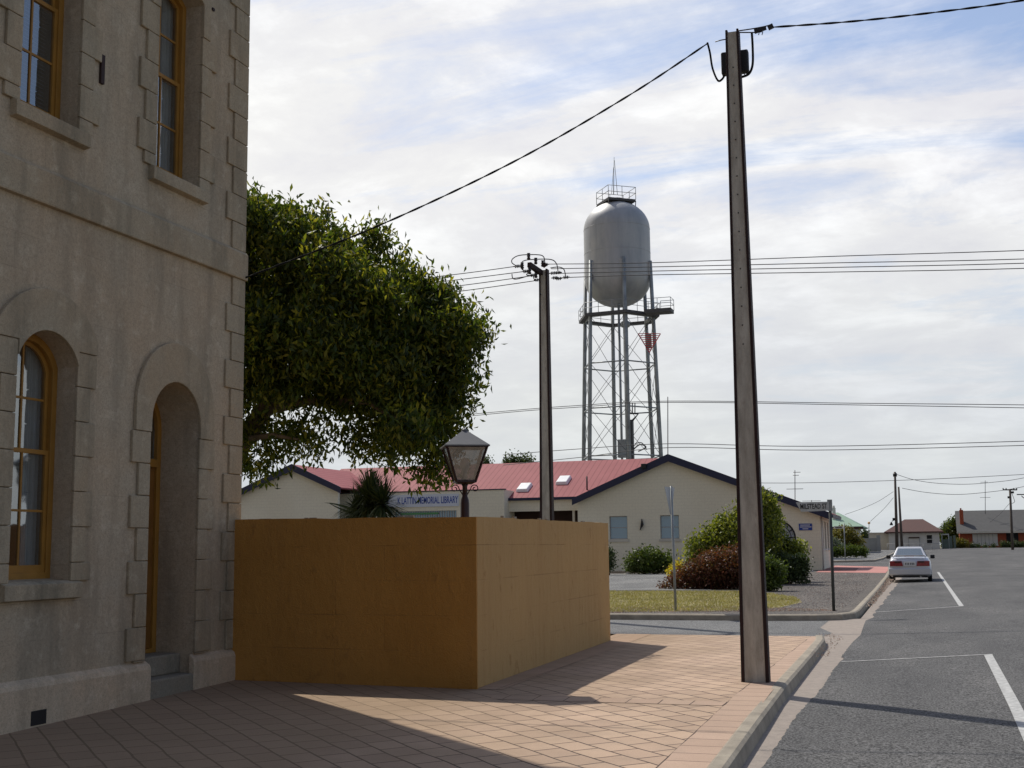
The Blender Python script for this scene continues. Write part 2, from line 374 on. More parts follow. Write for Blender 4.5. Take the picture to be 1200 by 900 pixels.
def cream_mat():
    m, t, b = newmat('cream_block_wall'); p = pos(t)
    l = noise(t, p, .35, 4); f = noise(t, p, 12, 4, .6)
    sp = N(t, 'ShaderNodeSeparateXYZ'); L(t, p, sp.inputs[0])
    cb = N(t, 'ShaderNodeCombineXYZ'); L(t, mth(t, 'ADD', sp.outputs[0], sp.outputs[1]), cb.inputs[0]); L(t, sp.outputs[2], cb.inputs[1])
    br = N(t, 'ShaderNodeTexBrick'); br.inputs['Scale'].default_value = 1; br.inputs['Brick Width'].default_value = .4; br.inputs['Row Height'].default_value = .2; br.inputs['Mortar Size'].default_value = .012
    L(t, cb.outputs[0], br.inputs['Vector'])
    c = mixc(t, ramp(t, l, [(.3, 0.), (.7, 1.)]), (.74, .69, .53), (.80, .76, .60))
    c = mixc(t, mth(t, 'MULTIPLY', br.outputs['Fac'], .22), c, (.5, .47, .36))
    c = mixc(t, 1., c, ramp(t, f, [(.3, .94), (.7, 1.04)]), 'MULTIPLY')
    L(t, c, b.inputs['Base Color']); b.inputs['Roughness'].default_value = .85; return m
M['cream'] = cream_mat()
def roof_mat():
    m, t, b = newmat('red_corrugated_roof'); p = pos(t)
    sp = N(t, 'ShaderNodeSeparateXYZ'); L(t, p, sp.inputs[0])
    w = mth(t, 'FRACT', mth(t, 'MULTIPLY', sp.outputs[0], 2.6)); seam = ramp(t, w, [(.0, 1.), (.12, 1.), (.24, 0.)])
    l = noise(t, p, .5, 4, .6)
    c = mixc(t, ramp(t, l, [(.3, 0.), (.7, 1.)]), (.29, .085, .088), (.34, .105, .108))
    c = mixc(t, mth(t, 'MULTIPLY', seam, .55), c, (.17, .04, .045))
    L(t, c, b.inputs['Base Color']); b.inputs['Specular IOR Level'].default_value = .15; b.inputs['Roughness'].default_value = .7; bumpn(t, b, w, .3, .02); return m
M['roof'] = roof_mat()
def conc_pole():
    m, t, b = newmat('pole_concrete'); p = pos(t)
    st = noise(t, p, 9, 6, .7, (1, 1, .2)); g = noise(t, p, 14, 5, .7, (1, 1, .5)); f = noise(t, p, 90, 3)
    c = mixc(t, ramp(t, st, [(.35, 0.), (.68, 1.)]), (.60, .55, .45), (.27, .235, .18))
    c = mixc(t, ramp(t, g, [(.55, 0.), (.72, .7)]), c, (.27, .19, .145))
    c = mixc(t, .3, c, mixc(t, f, (.28, .25, .21), (.75, .7, .6)))
    L(t, c, b.inputs['Base Color']); b.inputs['Roughness'].default_value = .9; bumpn(t, b, g, .4, .01); return m
M['pole_conc'] = conc_pole()
def tank_mat():
    m, t, b = newmat('tank_steel'); p = pos(t)
    st = noise(t, p, .9, 6, .65, (1, 1, .14)); l = noise(t, p, .35, 5, .6); f = noise(t, p, 6, 4, .7)
    c = mixc(t, ramp(t, st, [(.35, 0.), (.7, 1.)]), (.42, .425, .43), (.29, .31, .325))
    c = mixc(t, ramp(t, l, [(.42, 0.), (.66, .6)]), c, (.46, .455, .43))
    c = mixc(t, ramp(t, f, [(.6, 0.), (.75, .35)]), c, (.2, .17, .13))
    L(t, c, b.inputs['Base Color']); b.inputs['Roughness'].default_value = .5; b.inputs['Metallic'].default_value = .25; return m
M['tank'] = tank_mat()
def glass_mat(name, tint=(.05, .06, .07), refl=.35, clear=.6):
    m = bpy.data.materials.new(name); m.use_nodes = True; t = m.node_tree; t.nodes.clear()
    o = N(t, 'ShaderNodeOutputMaterial'); tr = N(t, 'ShaderNodeBsdfTransparent'); tr.inputs[0].default_value = (.75, .8, .82, 1)
    gl = N(t, 'ShaderNodeBsdfGlossy'); gl.inputs['Roughness'].default_value = .04; gl.inputs[0].default_value = (.9, .93, .95, 1)
    df = N(t, 'ShaderNodeBsdfDiffuse'); df.inputs[0].default_value = (*tint, 1)
    bu = N(t, 'ShaderNodeBump'); bu.inputs['Strength'].default_value = .15; bu.inputs['Distance'].default_value = .02; L(t, noise(t, pos(t), 2.2, 2), bu.inputs['Height']); L(t, bu.outputs[0], gl.inputs['Normal'])
    m1 = N(t, 'ShaderNodeMixShader'); m1.inputs[0].default_value = clear; L(t, df.outputs[0], m1.inputs[1]); L(t, tr.outputs[0], m1.inputs[2])
    m2 = N(t, 'ShaderNodeMixShader'); m2.inputs[0].default_value = refl; L(t, m1.outputs[0], m2.inputs[1]); L(t, gl.outputs[0], m2.inputs[2])
    L(t, m2.outputs[0], o.inputs[0]); return m
M['glass'] = glass_mat('window_glass', refl=.3, clear=.8)
M['glass_lib'] = glass_mat('blue_window_glass', (.10, .21, .29), .12, .0)
M['glass_lamp'] = glass_mat('lantern_glass', (.17, .17, .15), .1, .35)
M['glass_car'] = glass_mat('car_glass', (.08, .11, .11), .3, .2)
def leaf_mat(name, cols, tr=.35, spec=.35):
    m = bpy.data.materials.new(name); m.use_nodes = True; t = m.node_tree; t.nodes.clear()
    o = N(t, 'ShaderNodeOutputMaterial'); g = N(t, 'ShaderNodeNewGeometry')
    k = len(cols); c = ramp(t, g.outputs['Random Per Island'], [(i/(k-1), cc) for i, cc in enumerate(cols)])
    n = noise(t, g.outputs['Position'], 1.2, 3); c = mixc(t, 1., c, ramp(t, n, [(.3, .7), (.7, 1.25)]), 'MULTIPLY')
    b = N(t, 'ShaderNodeBsdfPrincipled'); L(t, c, b.inputs['Base Color']); b.inputs['Roughness'].default_value = .5; b.inputs['Specular IOR Level'].default_value = spec
    tl = N(t, 'ShaderNodeBsdfTranslucent'); L(t, mixc(t, 1., c, (1.5, 1.5, .6), 'MULTIPLY'), tl.inputs[0])
    mx = N(t, 'ShaderNodeMixShader'); mx.inputs[0].default_value = tr; L(t, b.outputs[0], mx.inputs[1]); L(t, tl.outputs[0], mx.inputs[2]); L(t, mx.outputs[0], o.inputs[0]); return m
M['leaf_tree'] = leaf_mat('street_tree_leaves', [(.03, .048, .012), (.05, .08, .015), (.11, .135, .02), (.28, .26, .035)], .5)
M['leaf_bush'] = leaf_mat('green_bush_leaves', [(.06, .09, .02), (.15, .18, .03), (.28, .29, .05)], .4)
M['leaf_red'] = leaf_mat('red_bush_leaves', [(.08, .028, .02), (.15, .045, .03), (.08, .06, .022), (.19, .07, .035)], .3)
M['leaf_dark'] = leaf_mat('dark_bush_leaves', [(.03, .05, .018), (.055, .08, .03), (.08, .11, .04)], .25)
M['leaf_hedge'] = leaf_mat('round_bush_leaves', [(.04, .07, .015), (.08, .12, .02), (.12, .15, .03)], .3)
M['leaf_yellow'] = leaf_mat('yellow_flowers', [(.55, .42, .03), (.6, .5, .05), (.12, .15, .03)], .3)
M['leaf_gold'] = leaf_mat('golden_bush_leaves', [(.12, .11, .02), (.2, .17, .03), (.08, .1, .02)], .3)
M['leaf_grey'] = leaf_mat('grey_bush_leaves', [(.12, .15, .12), (.18, .21, .17)], .2)
M['palm'] = leaf_mat('spiky_leaves', [(.02, .035, .012), (.04, .06, .02), (.08, .09, .035)], .2)
M['grass'] = leaf_mat('grass_blades', [(.30, .25, .13), (.20, .20, .075), (.26, .24, .10), (.36, .30, .18)], .3, .2)
def carpaint():
    m, t, b = newmat('silver_car_paint'); p = pos(t); n = noise(t, p, 300, 2)
    L(t, mixc(t, n, (.50, .51, .53), (.62, .63, .65)), b.inputs['Base Color']); b.inputs['Metallic'].default_value = .3; b.inputs['Roughness'].default_value = .35; b.inputs['Coat Weight'].default_value = .7; return m
M['car'] = carpaint()
M['taillight'] = mat('tail_light_red', (.28, .012, .02), .25, .1, 6, 0, coat=.6)
M['chrome'] = mat('rim_alloy', (.5, .5, .52), .3, .1, 6, 0, metal=.8)
# ------------------------------------------------------------------ ground sheets
YK = [-200, 0, 14, 25, 75, 175, 260, 1000, 3000]
def clip(poly, ax, v, keep_gt):
    out = []
    for i in range(len(poly)):
        a, b = poly[i], poly[(i+1) % len(poly)]
        ia = (a[ax] >= v) if keep_gt else (a[ax] <= v); ib = (b[ax] >= v) if keep_gt else (b[ax] <= v)
        if ia: out.append(a)
        if ia != ib:
            s = (v-a[ax])/(b[ax]-a[ax]); out.append((a[0]+(b[0]-a[0])*s, a[1]+(b[1]-a[1])*s))
    return out
def sheet(name, poly, off, m, kind='structure', cam_=False, parent=None):
    mb = MB(); ys = [y for y in YK]; xs = [-1e5, -1.2, 3.0, 1e5] if cam_ else [-1e5, 1e5]
    for i in range(len(ys)-1):
        p = clip(clip(poly, 1, ys[i], True), 1, ys[i+1], False)
        if len(p) < 3: continue
        for j in range(len(xs)-1):
            q = clip(clip(p, 0, xs[j], True), 0, xs[j+1], False) if cam_ else p
            if len(q) < 3: continue
            tri = tessellate_polygon([[Vector((a, b, 0)) for a, b in q]])
            mb.add([(a, b, hgt(b)+off+(camber(a) if cam_ else 0)) for a, b in q], [tuple(t_) for t_ in tri])
    o = mb.build(name, m, parent, kind=kind)
    for f in o.data.polygons: pass
    bm = bmesh.new(); bm.from_mesh(o.data)
    for f in bm.faces:
        if f.normal.z < 0: f.normal_flip()
    bm.to_mesh(o.data); bm.free()
    return o
sheet('ground', [(-2500, -200), (2500, -200), (2500, 3000), (-2500, 3000)], -.26, M['ground'])
# main road; ragged left edge along the concrete gutter
rnd = random.Random(3)
edge = []
y = -20.
while y < 22:
    edge.append((-1.43+.06*min(1, max(0, (y-10)/5))+.012*math.sin(y*1.3)+rnd.uniform(-.012, .012)-(.06 if y > 20 else 0), y)); y += rnd.uniform(.06, .16)
edge += [(-1.42, 23.2), (-1.38, 25.0), (-1.45, 27.5), (-1.5, 29.5)]
y = 30.5
while y < 76:
    edge.append((-1.42+rnd.uniform(-.05, .05), y)); y += rnd.uniform(.25, .7)
edge += [(-2.1, 80), (-3.2, 84), (-60, 86), (-60, 99.6), (-5.9, 99.6), (-4.2, 101), (-3.9, 110), (-3.8, 160), (-60, 165), (-60, 199)]
sheet('road', edge+[(40, 199), (40, 150), (12.5, 120), (12.5, -20)], -.128, M['asphalt'], cam_=True)
sheet('gutter', [(-1.62, -20), (-1.2, -20), (-1.2, 78), (-2.2, 84), (-2.6, 84), (-2.1, 70), (-1.7, 45), (-1.65, 31), (-1.65, 30.2), (-2.3, 29.9), (-2.4, 27), (-2.4, 22.5), (-1.95, 22.5), (-1.72, 18)], -.134, M['gutter'])
# Milstead street lane
sheet('lane', [(-60, 23.3), (-2.15, 23.3), (-1.95, 25.5), (-2.3, 27), (-2.3, 30.1), (-60, 29.3)], -.131, M['asphalt_lane'])
sheet('lane_edge_gravel', [(-12, 23.0), (-5.4, 21.2), (-5.15, 22.6), (-6.6, 25.4), (-12, 25.6)], -.122, M['gravel'])
# paved footpath with its edge bands
KX = lambda y: -1.64-.0134*y if y > 0 else -1.64
KXi = lambda y: KX(y)
sheet('footpath', [(-8.6, -20), (-2.1, -20), (-2.1, 22.7), (-5.4, 22.7), (-5.2, 13.8), (-8.6, 14.1)], 0, M['pavers'])
sheet('footpath_edge_band', [(-2.1, -20), (-1.58, -20), (-1.58, 0), (KX(9.7)+.11, 9.7), (KX(15)+.07, 15), (KX(20)+.05, 20), (KX(22.7)+.05, 22.7), (-2.1, 22.7)], 0.0, M['pav_edge'])
sheet('footpath_wall_band', [(-5.5, 13.67), (-4.72, 13.67), (-4.95, 22.7), (-5.6, 22.7)], .004, M['pav_wall'])
sheet('footpath_cross_band', [(-4.6, 12.93), (-2.1, 12.93), (-2.1, 13.22), (-4.75, 13.3)], .004, paver_mat('cross_band_pavers', 0, .34, .34, (.48, .345, .255), (.44, .31, .23), offs=0, off=(-2.1, 12.92, 0)))
# ramp from paving down to lane
mb = MB(); mb.add([(-6.2, 22.7, 0.0), (KX(22.7)+.05, 22.7, 0.0), (-2.1, 23.5, -.125), (-6.5, 23.6, -.125)], [(0, 1, 2, 3)]); mb.build('footpath_ramp', M['pav_far'], kind='structure')
# verge beyond the lane
KF = [gnd(600, 721.5), gnd(720, 721), gnd(900, 720.4), gnd(985, 719.3)]
kfar = [(-60, 29.1), (-20, 29.1), (-3.6, 29.3), (-2.6, 29.45), (-2.15, 29.75), (-1.93, 30.4), (-1.88, 31.6), (-1.9, 35.2), (-1.96, 45), (-2.12, 60), (-2.35, 72.5), (-2.7, 80.5)]
sheet('verge', kfar+[(-4, 83.4), (-60, 85.2)], 0.0, M['gravel'])
def gpoly(pts): return [tuple(gnd(a, b))[:2] for a, b in pts]
turf = gpoly([(560, 693), (860, 693), (905, 696), (932, 700), (940, 706), (915, 712), (880, 716), (560, 718)])
sheet('grass_strip', turf, .006, M['turf'])
sheet('car_park', gpoly([(480, 673.5), (790, 672.5), (835, 692), (480, 692)]), .008, M['asphalt_drive'])
sheet('pink_pavement', [(-5.95, 68.5), (-2.28, 66.3), (-2.35, 72.5), (-2.62, 80.2), (-6.0, 84)], .008, M['pink'])
sheet('dark_pink_pavement', [(-6.0, 70.5), (-4.0, 70.5), (-4.2, 77.5), (-6.0, 77.5)], .014, M['pink_dark'])
# kerbs
def kerb(name, line, zoff=0, close_end=True):
    prof = [(-.0, -.24), (-.0, .0), (.02, .008), (.115, .004), (.145, -.02), (.17, -.13), (.175, -.26)]
    # resample
    pts = []
    for a, b in zip(line, line[1:]):
        n = max(1, int(math.hypot(b[0]-a[0], b[1]-a[1])/2.5))
        for i in range(n): pts.append((a[0]+(b[0]-a[0])*i/n, a[1]+(b[1]-a[1])*i/n))
    pts.append(line[-1]); mb = MB(); vs = []
    for i, p in enumerate(pts):
        a = pts[max(0, i-1)]; b = pts[min(len(pts)-1, i+1)]; t = Vector((b[0]-a[0], b[1]-a[1])).normalized(); n = Vector((t.y, -t.x))
        for o_, z in prof: vs.append((p[0]+n.x*o_, p[1]+n.y*o_, hgt(p[1])+z+zoff))
    k = len(prof); mb.add(vs, [(i*k+j, i*k+j+1, (i+1)*k+j+1, (i+1)*k+j) for i in range(len(pts)-1) for j in range(k-1)], False)
    mb.add(vs[-k:], [tuple(range(k))]); mb.add(vs[:k], [tuple(range(k))])
    return mb.build(name, M['kerb_c'], kind='structure')
kerb('kerb', [(-1.64, -20), (-1.64, 0), (KX(9.7)+.05, 9.7), (KX(15)+.02, 15), (KX(20), 20), (KX(22)-.02, 22.0), (KX(22)-.10, 22.9)])
kerb('kerb', kfar)
# verge under the flush top: kerb of the far cross road and its garden
kerb('kerb', [(-60, 100.2), (-6.9, 100.2), (-5.2, 100.9), (-4.4, 102.5), (-4.1, 110), (-3.9, 150)][::1])
sheet('far_footpath', [(-60, 100.2), (-6.9, 100.2), (-5.2, 100.9), (-4.4, 102.5), (-4.1, 110), (-3.9, 150), (-3.9, 160), (-60, 160)], 0, M['asphalt_lane'])
# painted parking bays
def line_(a, b, w, jit=0):
    d = Vector((b[0]-a[0], b[1]-a[1])).normalized(); n = Vector((-d.y, d.x))*w/2
    return [(a[0]-n.x, a[1]-n.y), (b[0]-n.x, b[1]-n.y), (b[0]+n.x, b[1]+n.y), (a[0]+n.x, a[1]+n.y)]
RO = -.122
def rline(a, b, w): sheet('parking_line', line_(a, b, w), RO, M['marking'], cam_=True)
rline((.72, 20.3), (.76, -10), .12); rline((-1.36, 19.3), (.78, 20.32), .07)
rline((.66, 35.0), (.26, 71.), .12); rline((-1.45, 32.9), (.70, 34.9), .09)
rline((-8.2, 108), (-6.6, 131), .22); rline((-8, 133), (-4.5, 133), .3)
# ------------------------------------------------------------------ stone building
BX = -8.42
bld = thing('stone_building', (-9.5, 10, 0), 'two storey stone rendered building with ochre sash windows, left side of the photo', 'building')
org = Vector((-9.5, 10, 0))
fnX = lambda u, v, w: Vector((BX-w, u, v))
def arch_win(y0, y1, z0, zs, zt, n=14):       # opening outline with a segmental head
    hw = (y1-y0)/2; s = zt-zs; r = (hw*hw+s*s)/(2*s); cz = zt-r; a0 = math.asin(min(1, hw/r)); 
    if s >= hw: a0 = math.pi/2
    c = (y0+y1)/2
    arc = [(c+r*math.sin(a0-2*a0*i/n), cz+r*math.cos(a0-2*a0*i/n)) for i in range(n+1)]
    return [(y0, z0), (y1, z0)]+arc
GW = dict(y0=9.82, y1=10.73, z0=1.31, zs=3.53, zt=3.84)
UW = [dict(y0=9.70, y1=10.61, z0=6.07, zs=8.46, zt=8.62), dict(y0=12.0, y1=12.92, z0=6.07, zs=8.46, zt=8.62)]
DR = dict(y0=12.05, y1=13.05, z0=-.4, zs=3.09, zt=3.59)
holes = [arch_win(**w) for w in [GW]+UW]
dz = arch_win(**DR)
outer = [(-5, -.4), (12.05, -.4)]+dz[2:][::-1]+[(13.05, -.4), (14.05, -.4), (14.05, 9.3), (-5, 9.3)]
mb = MB(org); mb.plate(outer, holes, .55, fnX)
# other walls (closed, dark inside)
mb.box((-19, 13.55, -.4), (BX-.55, 14.05, 9.3)); mb.box((-19, -5, -.4), (BX-.55, -4.5, 9.3)); mb.box((-19, -4.5, -.4), (-18.5, 13.55, 9.3))
mb.build('wall', M['stone'], bld)
mb = MB(org); mb.box((-19.2, -5.2, 9.42), (BX+.18, 14.25, 9.56)); mb.box((-19.1, -5.1, 9.3), (BX+.06, 14.1, 9.42))
rf = [(-19.2, -5.2, 9.56), (BX+.18, -5.2, 9.56), (BX+.18, 14.25, 9.56), (-19.2, 14.25, 9.56)]; rt = [(-14.6, 0, 11.3), (-12.8, 0, 11.3), (-12.8, 9, 11.3), (-14.6, 9, 11.3)]
mb.hexa(rf, rt); mb.build('roof', M['grey_roof'], bld)
mb = MB(org); mb.box((-18.4, -4.4, 4.5), (BX-.6, 13.5, 4.8)); mb.box((-18.4, -4.4, -.1), (BX-.6, 13.5, .05)); mb.build('floor_slab', M['dark'], bld)
# plinth (two lengths either side of the door), chamfered top
def plinth(y0, y1):
    m_ = MB(org); pr = [(0, -.4), (.075, -.4), (.075, .30), (.055, .345), (0, .385)]
    vs = [(BX+x, y, z) for y in (y0, y1) for x, z in pr]; k = 5
    m_.add(vs, [(j, j+1, k+j+1, k+j) for j in range(k-1)]+[(0, 1, 2, 3, 4), (5, 6, 7, 8, 9)]); return m_.build('plinth', M['plinth'], bld, bevel=.012)
plinth(-5, 12.12); plinth(12.98, 14.12)
mb = MB(org); mb.box((BX-.6, 12.06, -.4), (BX+.06, 13.04, .17)); mb.build('door_step', M['step'], bld, bevel=.02)
mb = MB(org); mb.box((BX-.62, 12.06, .17), (BX-.16, 13.04, .40)); mb.build('threshold', M['step'], bld, bevel=.02)
# string course
mb = MB(org); vs = [(BX+x, y, z) for y in (-5, 14.06) for x, z in [(0, 5.12), (.055, 5.125), (.06, 5.14), (.06, 5.46), (0.03, 5.5), (0, 5.5)]]; mb.add(vs, [(j, j+1, 7+j, 6+j) for j in range(5)]+[(0, 1, 2, 3, 4, 5), (6, 7, 8, 9, 10, 11)])
mb.build('string_course', M['stone_trim'], bld)
def blocks(pairs, m='stone_trim', name='quoins', t=.03):
    m_ = MB(org)
    for (ya, yb, za, zb) in pairs: m_.box((BX-.002, ya, za), (BX+t, yb, zb))
    return m_.build(name, M[m], bld, bevel=.006)
C0 = .365
q = []
for i in range(13):
    za = .38+i*C0; zb = za+C0
    if za > 5.1: break
    zb = min(zb, 5.13); q.append((13.62 if i % 2 else 13.75, 14.052, za+.001*(i % 2), zb-.001))
for i in range(10):
    za = 5.5+i*C0; zb = min(za+C0, 9.25)
    if zb > za: q.append((13.58 if i % 2 else 13.72, 14.052, za, zb-.001))
for k, (ya, yb, za, zb) in enumerate(q):
    mb = MB(org); mb.box((BX-.002, ya, za+.004), (BX+.03, yb, zb-.004)); mb.build('quoin', M['stone_trim'], bld, bevel=.008)
def arcpts(c, r, cz, a0, a1, n): return [(c+r*math.sin(a0+(a1-a0)*i/n), cz+r*math.cos(a0+(a1-a0)*i/n)) for i in range(n+1)]
def surround(w, name, side_w, hood, qz, drop):
    # flat raised band: hood over the arch plus alternating jamb blocks
    y0, y1, zs, zt = w['y0'], w['y1'], w['zs'], w['zt']; c = (y0+y1)/2; hw = (y1-y0)/2; s = zt-zs
    r = (hw*hw+s*s)/(2*s); cz = zt-r; a0 = math.asin(min(1, hw/r)); a0 = math.pi/2 if s >= hw else a0
    inner = arcpts(c, r, cz, -a0, a0, 16)
    HW, top = hood; s2 = min(HW, top-(zs+drop[0])); r2 = (HW*HW+s2*s2)/(2*s2); cz2 = top-r2; b0 = math.asin(min(1, HW/r2)); b0 = math.pi/2 if s2 >= HW else b0
    outer_ = arcpts(c, r2, cz2, b0, -b0, 18)
    low = drop[1]
    poly = [(c-HW, low), (y0, low)]+inner+[(y1, low), (c+HW, low)]+outer_
    m_ = MB(org); m_.plate(poly, [], .05, lambda u, v, w_: Vector((BX+.048-w_, u, v))); m_.build(name, M['stone_trim'], bld, bevel=.008)
    z = low; i = 0
    while z > w['z0']+.05 if w is not DR else z > .40:
        zb = z; za = max(zb-C0, w['z0'] if w is not DR else .385); wd = side_w[(i+1) % 2]
        for (a, b) in ((y0-wd, y0), (y1, y1+wd)):
            m2 = MB(org); m2.box((BX-.002, a, za+.004), (BX+.036, b, zb-.004)); m2.build('quoin', M['stone_trim'], bld, bevel=.008)
        z = za; i += 1
surround(GW, 'window_hood', (.22, .31), (.76, 4.27), None, (.30, 3.69))
surround(DR, 'door_hood', (.21, .34), (.80, 4.06), None, (-.12, 2.96))
for w in UW: surround(w, 'window_hood', (.22, .34), (.62, 9.0), None, (.1, 8.04))
def window(w, d=.22, blinds=False, curt=True, head=None):
    y0, y1, z0, zs, zt = w['y0'], w['y1'], w['z0'], w['zs'], w['zt']; X = BX-d
    F = lambda u, v, w_: Vector((X-w_, u, v))
    o = arch_win(y0, y1, z0, zs, zt)
    fw = .075; inner = arch_win(y0+fw, y1-fw, z0+.09, zs-.03, zt-fw)
    m_ = MB(org); m_.plate(o, [inner], .09, F); fr = m_.build('window', M['ochre'], bld, bevel=.004)
    mid = (z0+zt)/2+.05
    # lower sash in front, upper sash behind
    def sash(za, zb, x, top=None):
        m2 = MB(org); a, b = y0+fw, y1-fw; sw = .045
        if top: out = arch_win(a, b, za, zs-.03, zt-fw); inn = arch_win(a+sw, b-sw, za+.05, zs-.05, zt-fw-sw)
        else: out = [(a, za), (b, za), (b, zb), (a, zb)]; inn = [(a+sw, za+.08), (b-sw, za+.08), (b-sw, zb-.045), (a+sw, zb-.045)]
        m2.plate(out, [inn], .04, lambda u, v, w_: Vector((X-x-w_, u, v)))
        c = (a+b)/2; zc = (za+zb)/2
        m2.box((X-x-.03, c-.012, za+.04), (X-x-.008, c+.012, (zt-fw-.02 if top else zb-.03)))
        m2.box((X-x-.031, a+.02, zc-.012), (X-x-.009, b-.02, zc+.012))
        m2.build('sash', M['ochre'], fr)
        g = MB(org); g.add([(X-x-.02, a+.02, za+.03), (X-x-.02, b-.02, za+.03), (X-x-.02, b-.02, zb-.01), (X-x-.02, a+.02, zb-.01)], [(0, 1, 2, 3)]); g.build('glass', M['glass'], fr)
    sash(z0+.09, mid+.03, .02); sash(mid-.02, zt-fw-.02, .055, True)
    if curt:
        m3 = MB(org); n = 44
        for (ya, yb) in ((y0+.06, y0+.40), (y1-.30, y1-.07)):
            vs = []
            for i in range(n):
                u = i/(n-1); yy = ya+(yb-ya)*u; xx = X-.17+.022*math.sin(u*34)+.01*math.sin(u*13)
                pull = .0
                vs += [(xx, yy, zt-.02), (xx+.01, yy, z0+.1)]
            m3.add(vs, [(2*i, 2*i+1, 2*i+3, 2*i+2) for i in range(n-1)], True)
        m3.build('curtain', M['curtain'], fr)
    if blinds:
        m3 = MB(org); z = z0+.12
        while z < zt-.12:
            m3.add([(X-.13, y0+.1, z), (X-.13, y1-.1, z), (X-.16, y1-.1, z+.022), (X-.16, y0+.1, z+.022)], [(0, 1, 2, 3)]); z += .042
        m3.build('blind', M['blind'], fr)
    m4 = MB(org)
    vs = [(X+.02, y, z) for y in (y0-.1, y1+.16) for z in (0,)]
    m4.add([(BX+x, y, z) for y in (y0-.1, y1+.14) for x, z in [(0, z0-.18), (.085, z0-.165), (.085, z0-.015), (.0, z0+.012)]], [(j, j+1, 5+j, 4+j) for j in range(3)]+[(0, 1, 2, 3), (4, 5, 6, 7)])
    m4.build('sill', M['stone_trim'], bld, bevel=.006)
    m5 = MB(org); m5.add([(BX+.001, y0+.002, z0+.004), (BX+.001, y1-.002, z0+.004), (X, y1-.002, z0+.03), (X, y0+.002, z0+.03)], [(0, 1, 2, 3)]); m5.build('sill_slope', M['stone_trim'], bld)
window(GW); window(UW[0], blinds=True, curt=False); window(UW[1])
# door
def door():
    X = BX-.51; F = lambda u, v, w_: Vector((X-w_, u, v))
    o = arch_win(12.05, 13.05, .40, 3.09, 3.59); i1 = arch_win(12.13, 12.97, .45, 3.06, 3.51)
    m_ = MB(org); m_.plate(o, [i1], .1, F); m_.box((X-.1, 12.13, 2.62), (X+.01, 12.97, 2.72)); fr = m_.build('door_frame', M['ochre'], bld, bevel=.006)
    m_ = MB(org); X2 = X-.03
    m_.box((X2-.045, 12.13, .45), (X2-.012, 12.97, 2.62))
    for (a, b) in ((12.13, 12.24), (12.50, 12.60), (12.86, 12.97)): m_.box((X2-.02, a, .45), (X2, b, 2.62))
    for (a, b) in ((.45, .68), (1.2, 1.36), (2.48, 2.62)):
        for (c, d) in ((12.24, 12.50), (12.60, 12.86)): m_.box((X2-.02, c, a), (X2-.001, d, b))
    dr = m_.build('door', M['door'], bld, bevel=.005)
    k = MB(org); k.lathe((X2+.03, 12.2, 1.3), [(.0, -.02), (.02, -.02), (.028, 0), (.02, .02), (0, .02)], 10); k.build('handle', M['rust'], dr)
    g = MB(org); g.plate(arch_win(12.13, 12.97, 2.72, 3.06, 3.51), [], .01, lambda u, v, w_: Vector((X-.05-w_, u, v))); g.build('fanlight', M['glass'], fr)
door()
mb = MB(org); mb.plate([(10.16, -.06), (10.38, -.06), (10.38, .08), (10.16, .08)], [], .01, lambda u, v, w: Vector((BX+.079-w, u, v))); mb.build('vent', M['black'], bld)
mb = MB(org)
for zz_, yy_ in ((6.4, 13.12), (7.2, 13.14), (7.85, 13.13), (8.5, 13.15)):
    mb = MB(org); mb.box((BX-.001, yy_, zz_), (BX+.02, yy_+.05, zz_+.035)); mb.build('wall_hook', M['rust'], bld)
mb = MB(org); mb.box((BX-.001, 10.95, 6.72), (BX+.03, 11.01, 7.05)); mb.build('wall_bracket', M['rust'], bld)
# ------------------------------------------------------------------ orange wall
ow = thing('orange_wall', (-5.1, 13.8, 0), 'orange ochre rendered corner wall beside the brick footpath', 'wall')
oo = (-5.1, 13.8, 0)
mb = MB(oo)
A, B_, Cc = Vector((-8.41, 13.90)), Vector((-5.03, 13.65)), Vector((-5.31, 21.05))
dv = (Cc-B_).normalized(); inn = Vector((-abs(dv.y), dv.x*1.0)); 
pts = [A, B_, Cc, Cc+Vector((-.2, 0)), B_+Vector((-.2, .22)), A+Vector((0, .22))]
def topz(i): return [1.995, 1.965, 2.01, 2.01, 1.97, 1.995][i]
n = 6
# segmented tops for slightly uneven capping
def seg(P0, P1, Q1, Q0, z0, z1, k):
    rr = random.Random(5); zs = [z0+(z1-z0)*i/k+rr.uniform(-.006, .006) for i in range(k+1)]; zs[0] = z0; zs[-1] = z1
    for i in range(k):
        a = P0.lerp(P1, i/k); b = P0.lerp(P1, (i+1)/k); c = Q0.lerp(Q1, (i+1)/k); d = Q0.lerp(Q1, i/k)
        vs = [(a.x, a.y, -.2), (b.x, b.y, -.2), (c.x, c.y, -.2), (d.x, d.y, -.2), (a.x, a.y, zs[i]), (b.x, b.y, zs[i+1]), (c.x, c.y, zs[i+1]), (d.x, d.y, zs[i])]
        fs = [(4, 5, 6, 7), (0, 1, 5, 4), (2, 3, 7, 6)]
        if i == 0: fs.append((3, 0, 4, 7))
        if i == k-1: fs.append((1, 2, 6, 5))
        mb.add(vs, fs)
seg(pts[0], pts[1], pts[4], pts[5], 1.995, 1.965, 14)
seg(pts[1], pts[2], pts[3], pts[4], 1.965, 2.01, 24)
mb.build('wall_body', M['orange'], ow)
mb = MB(oo); rr = random.Random(2)
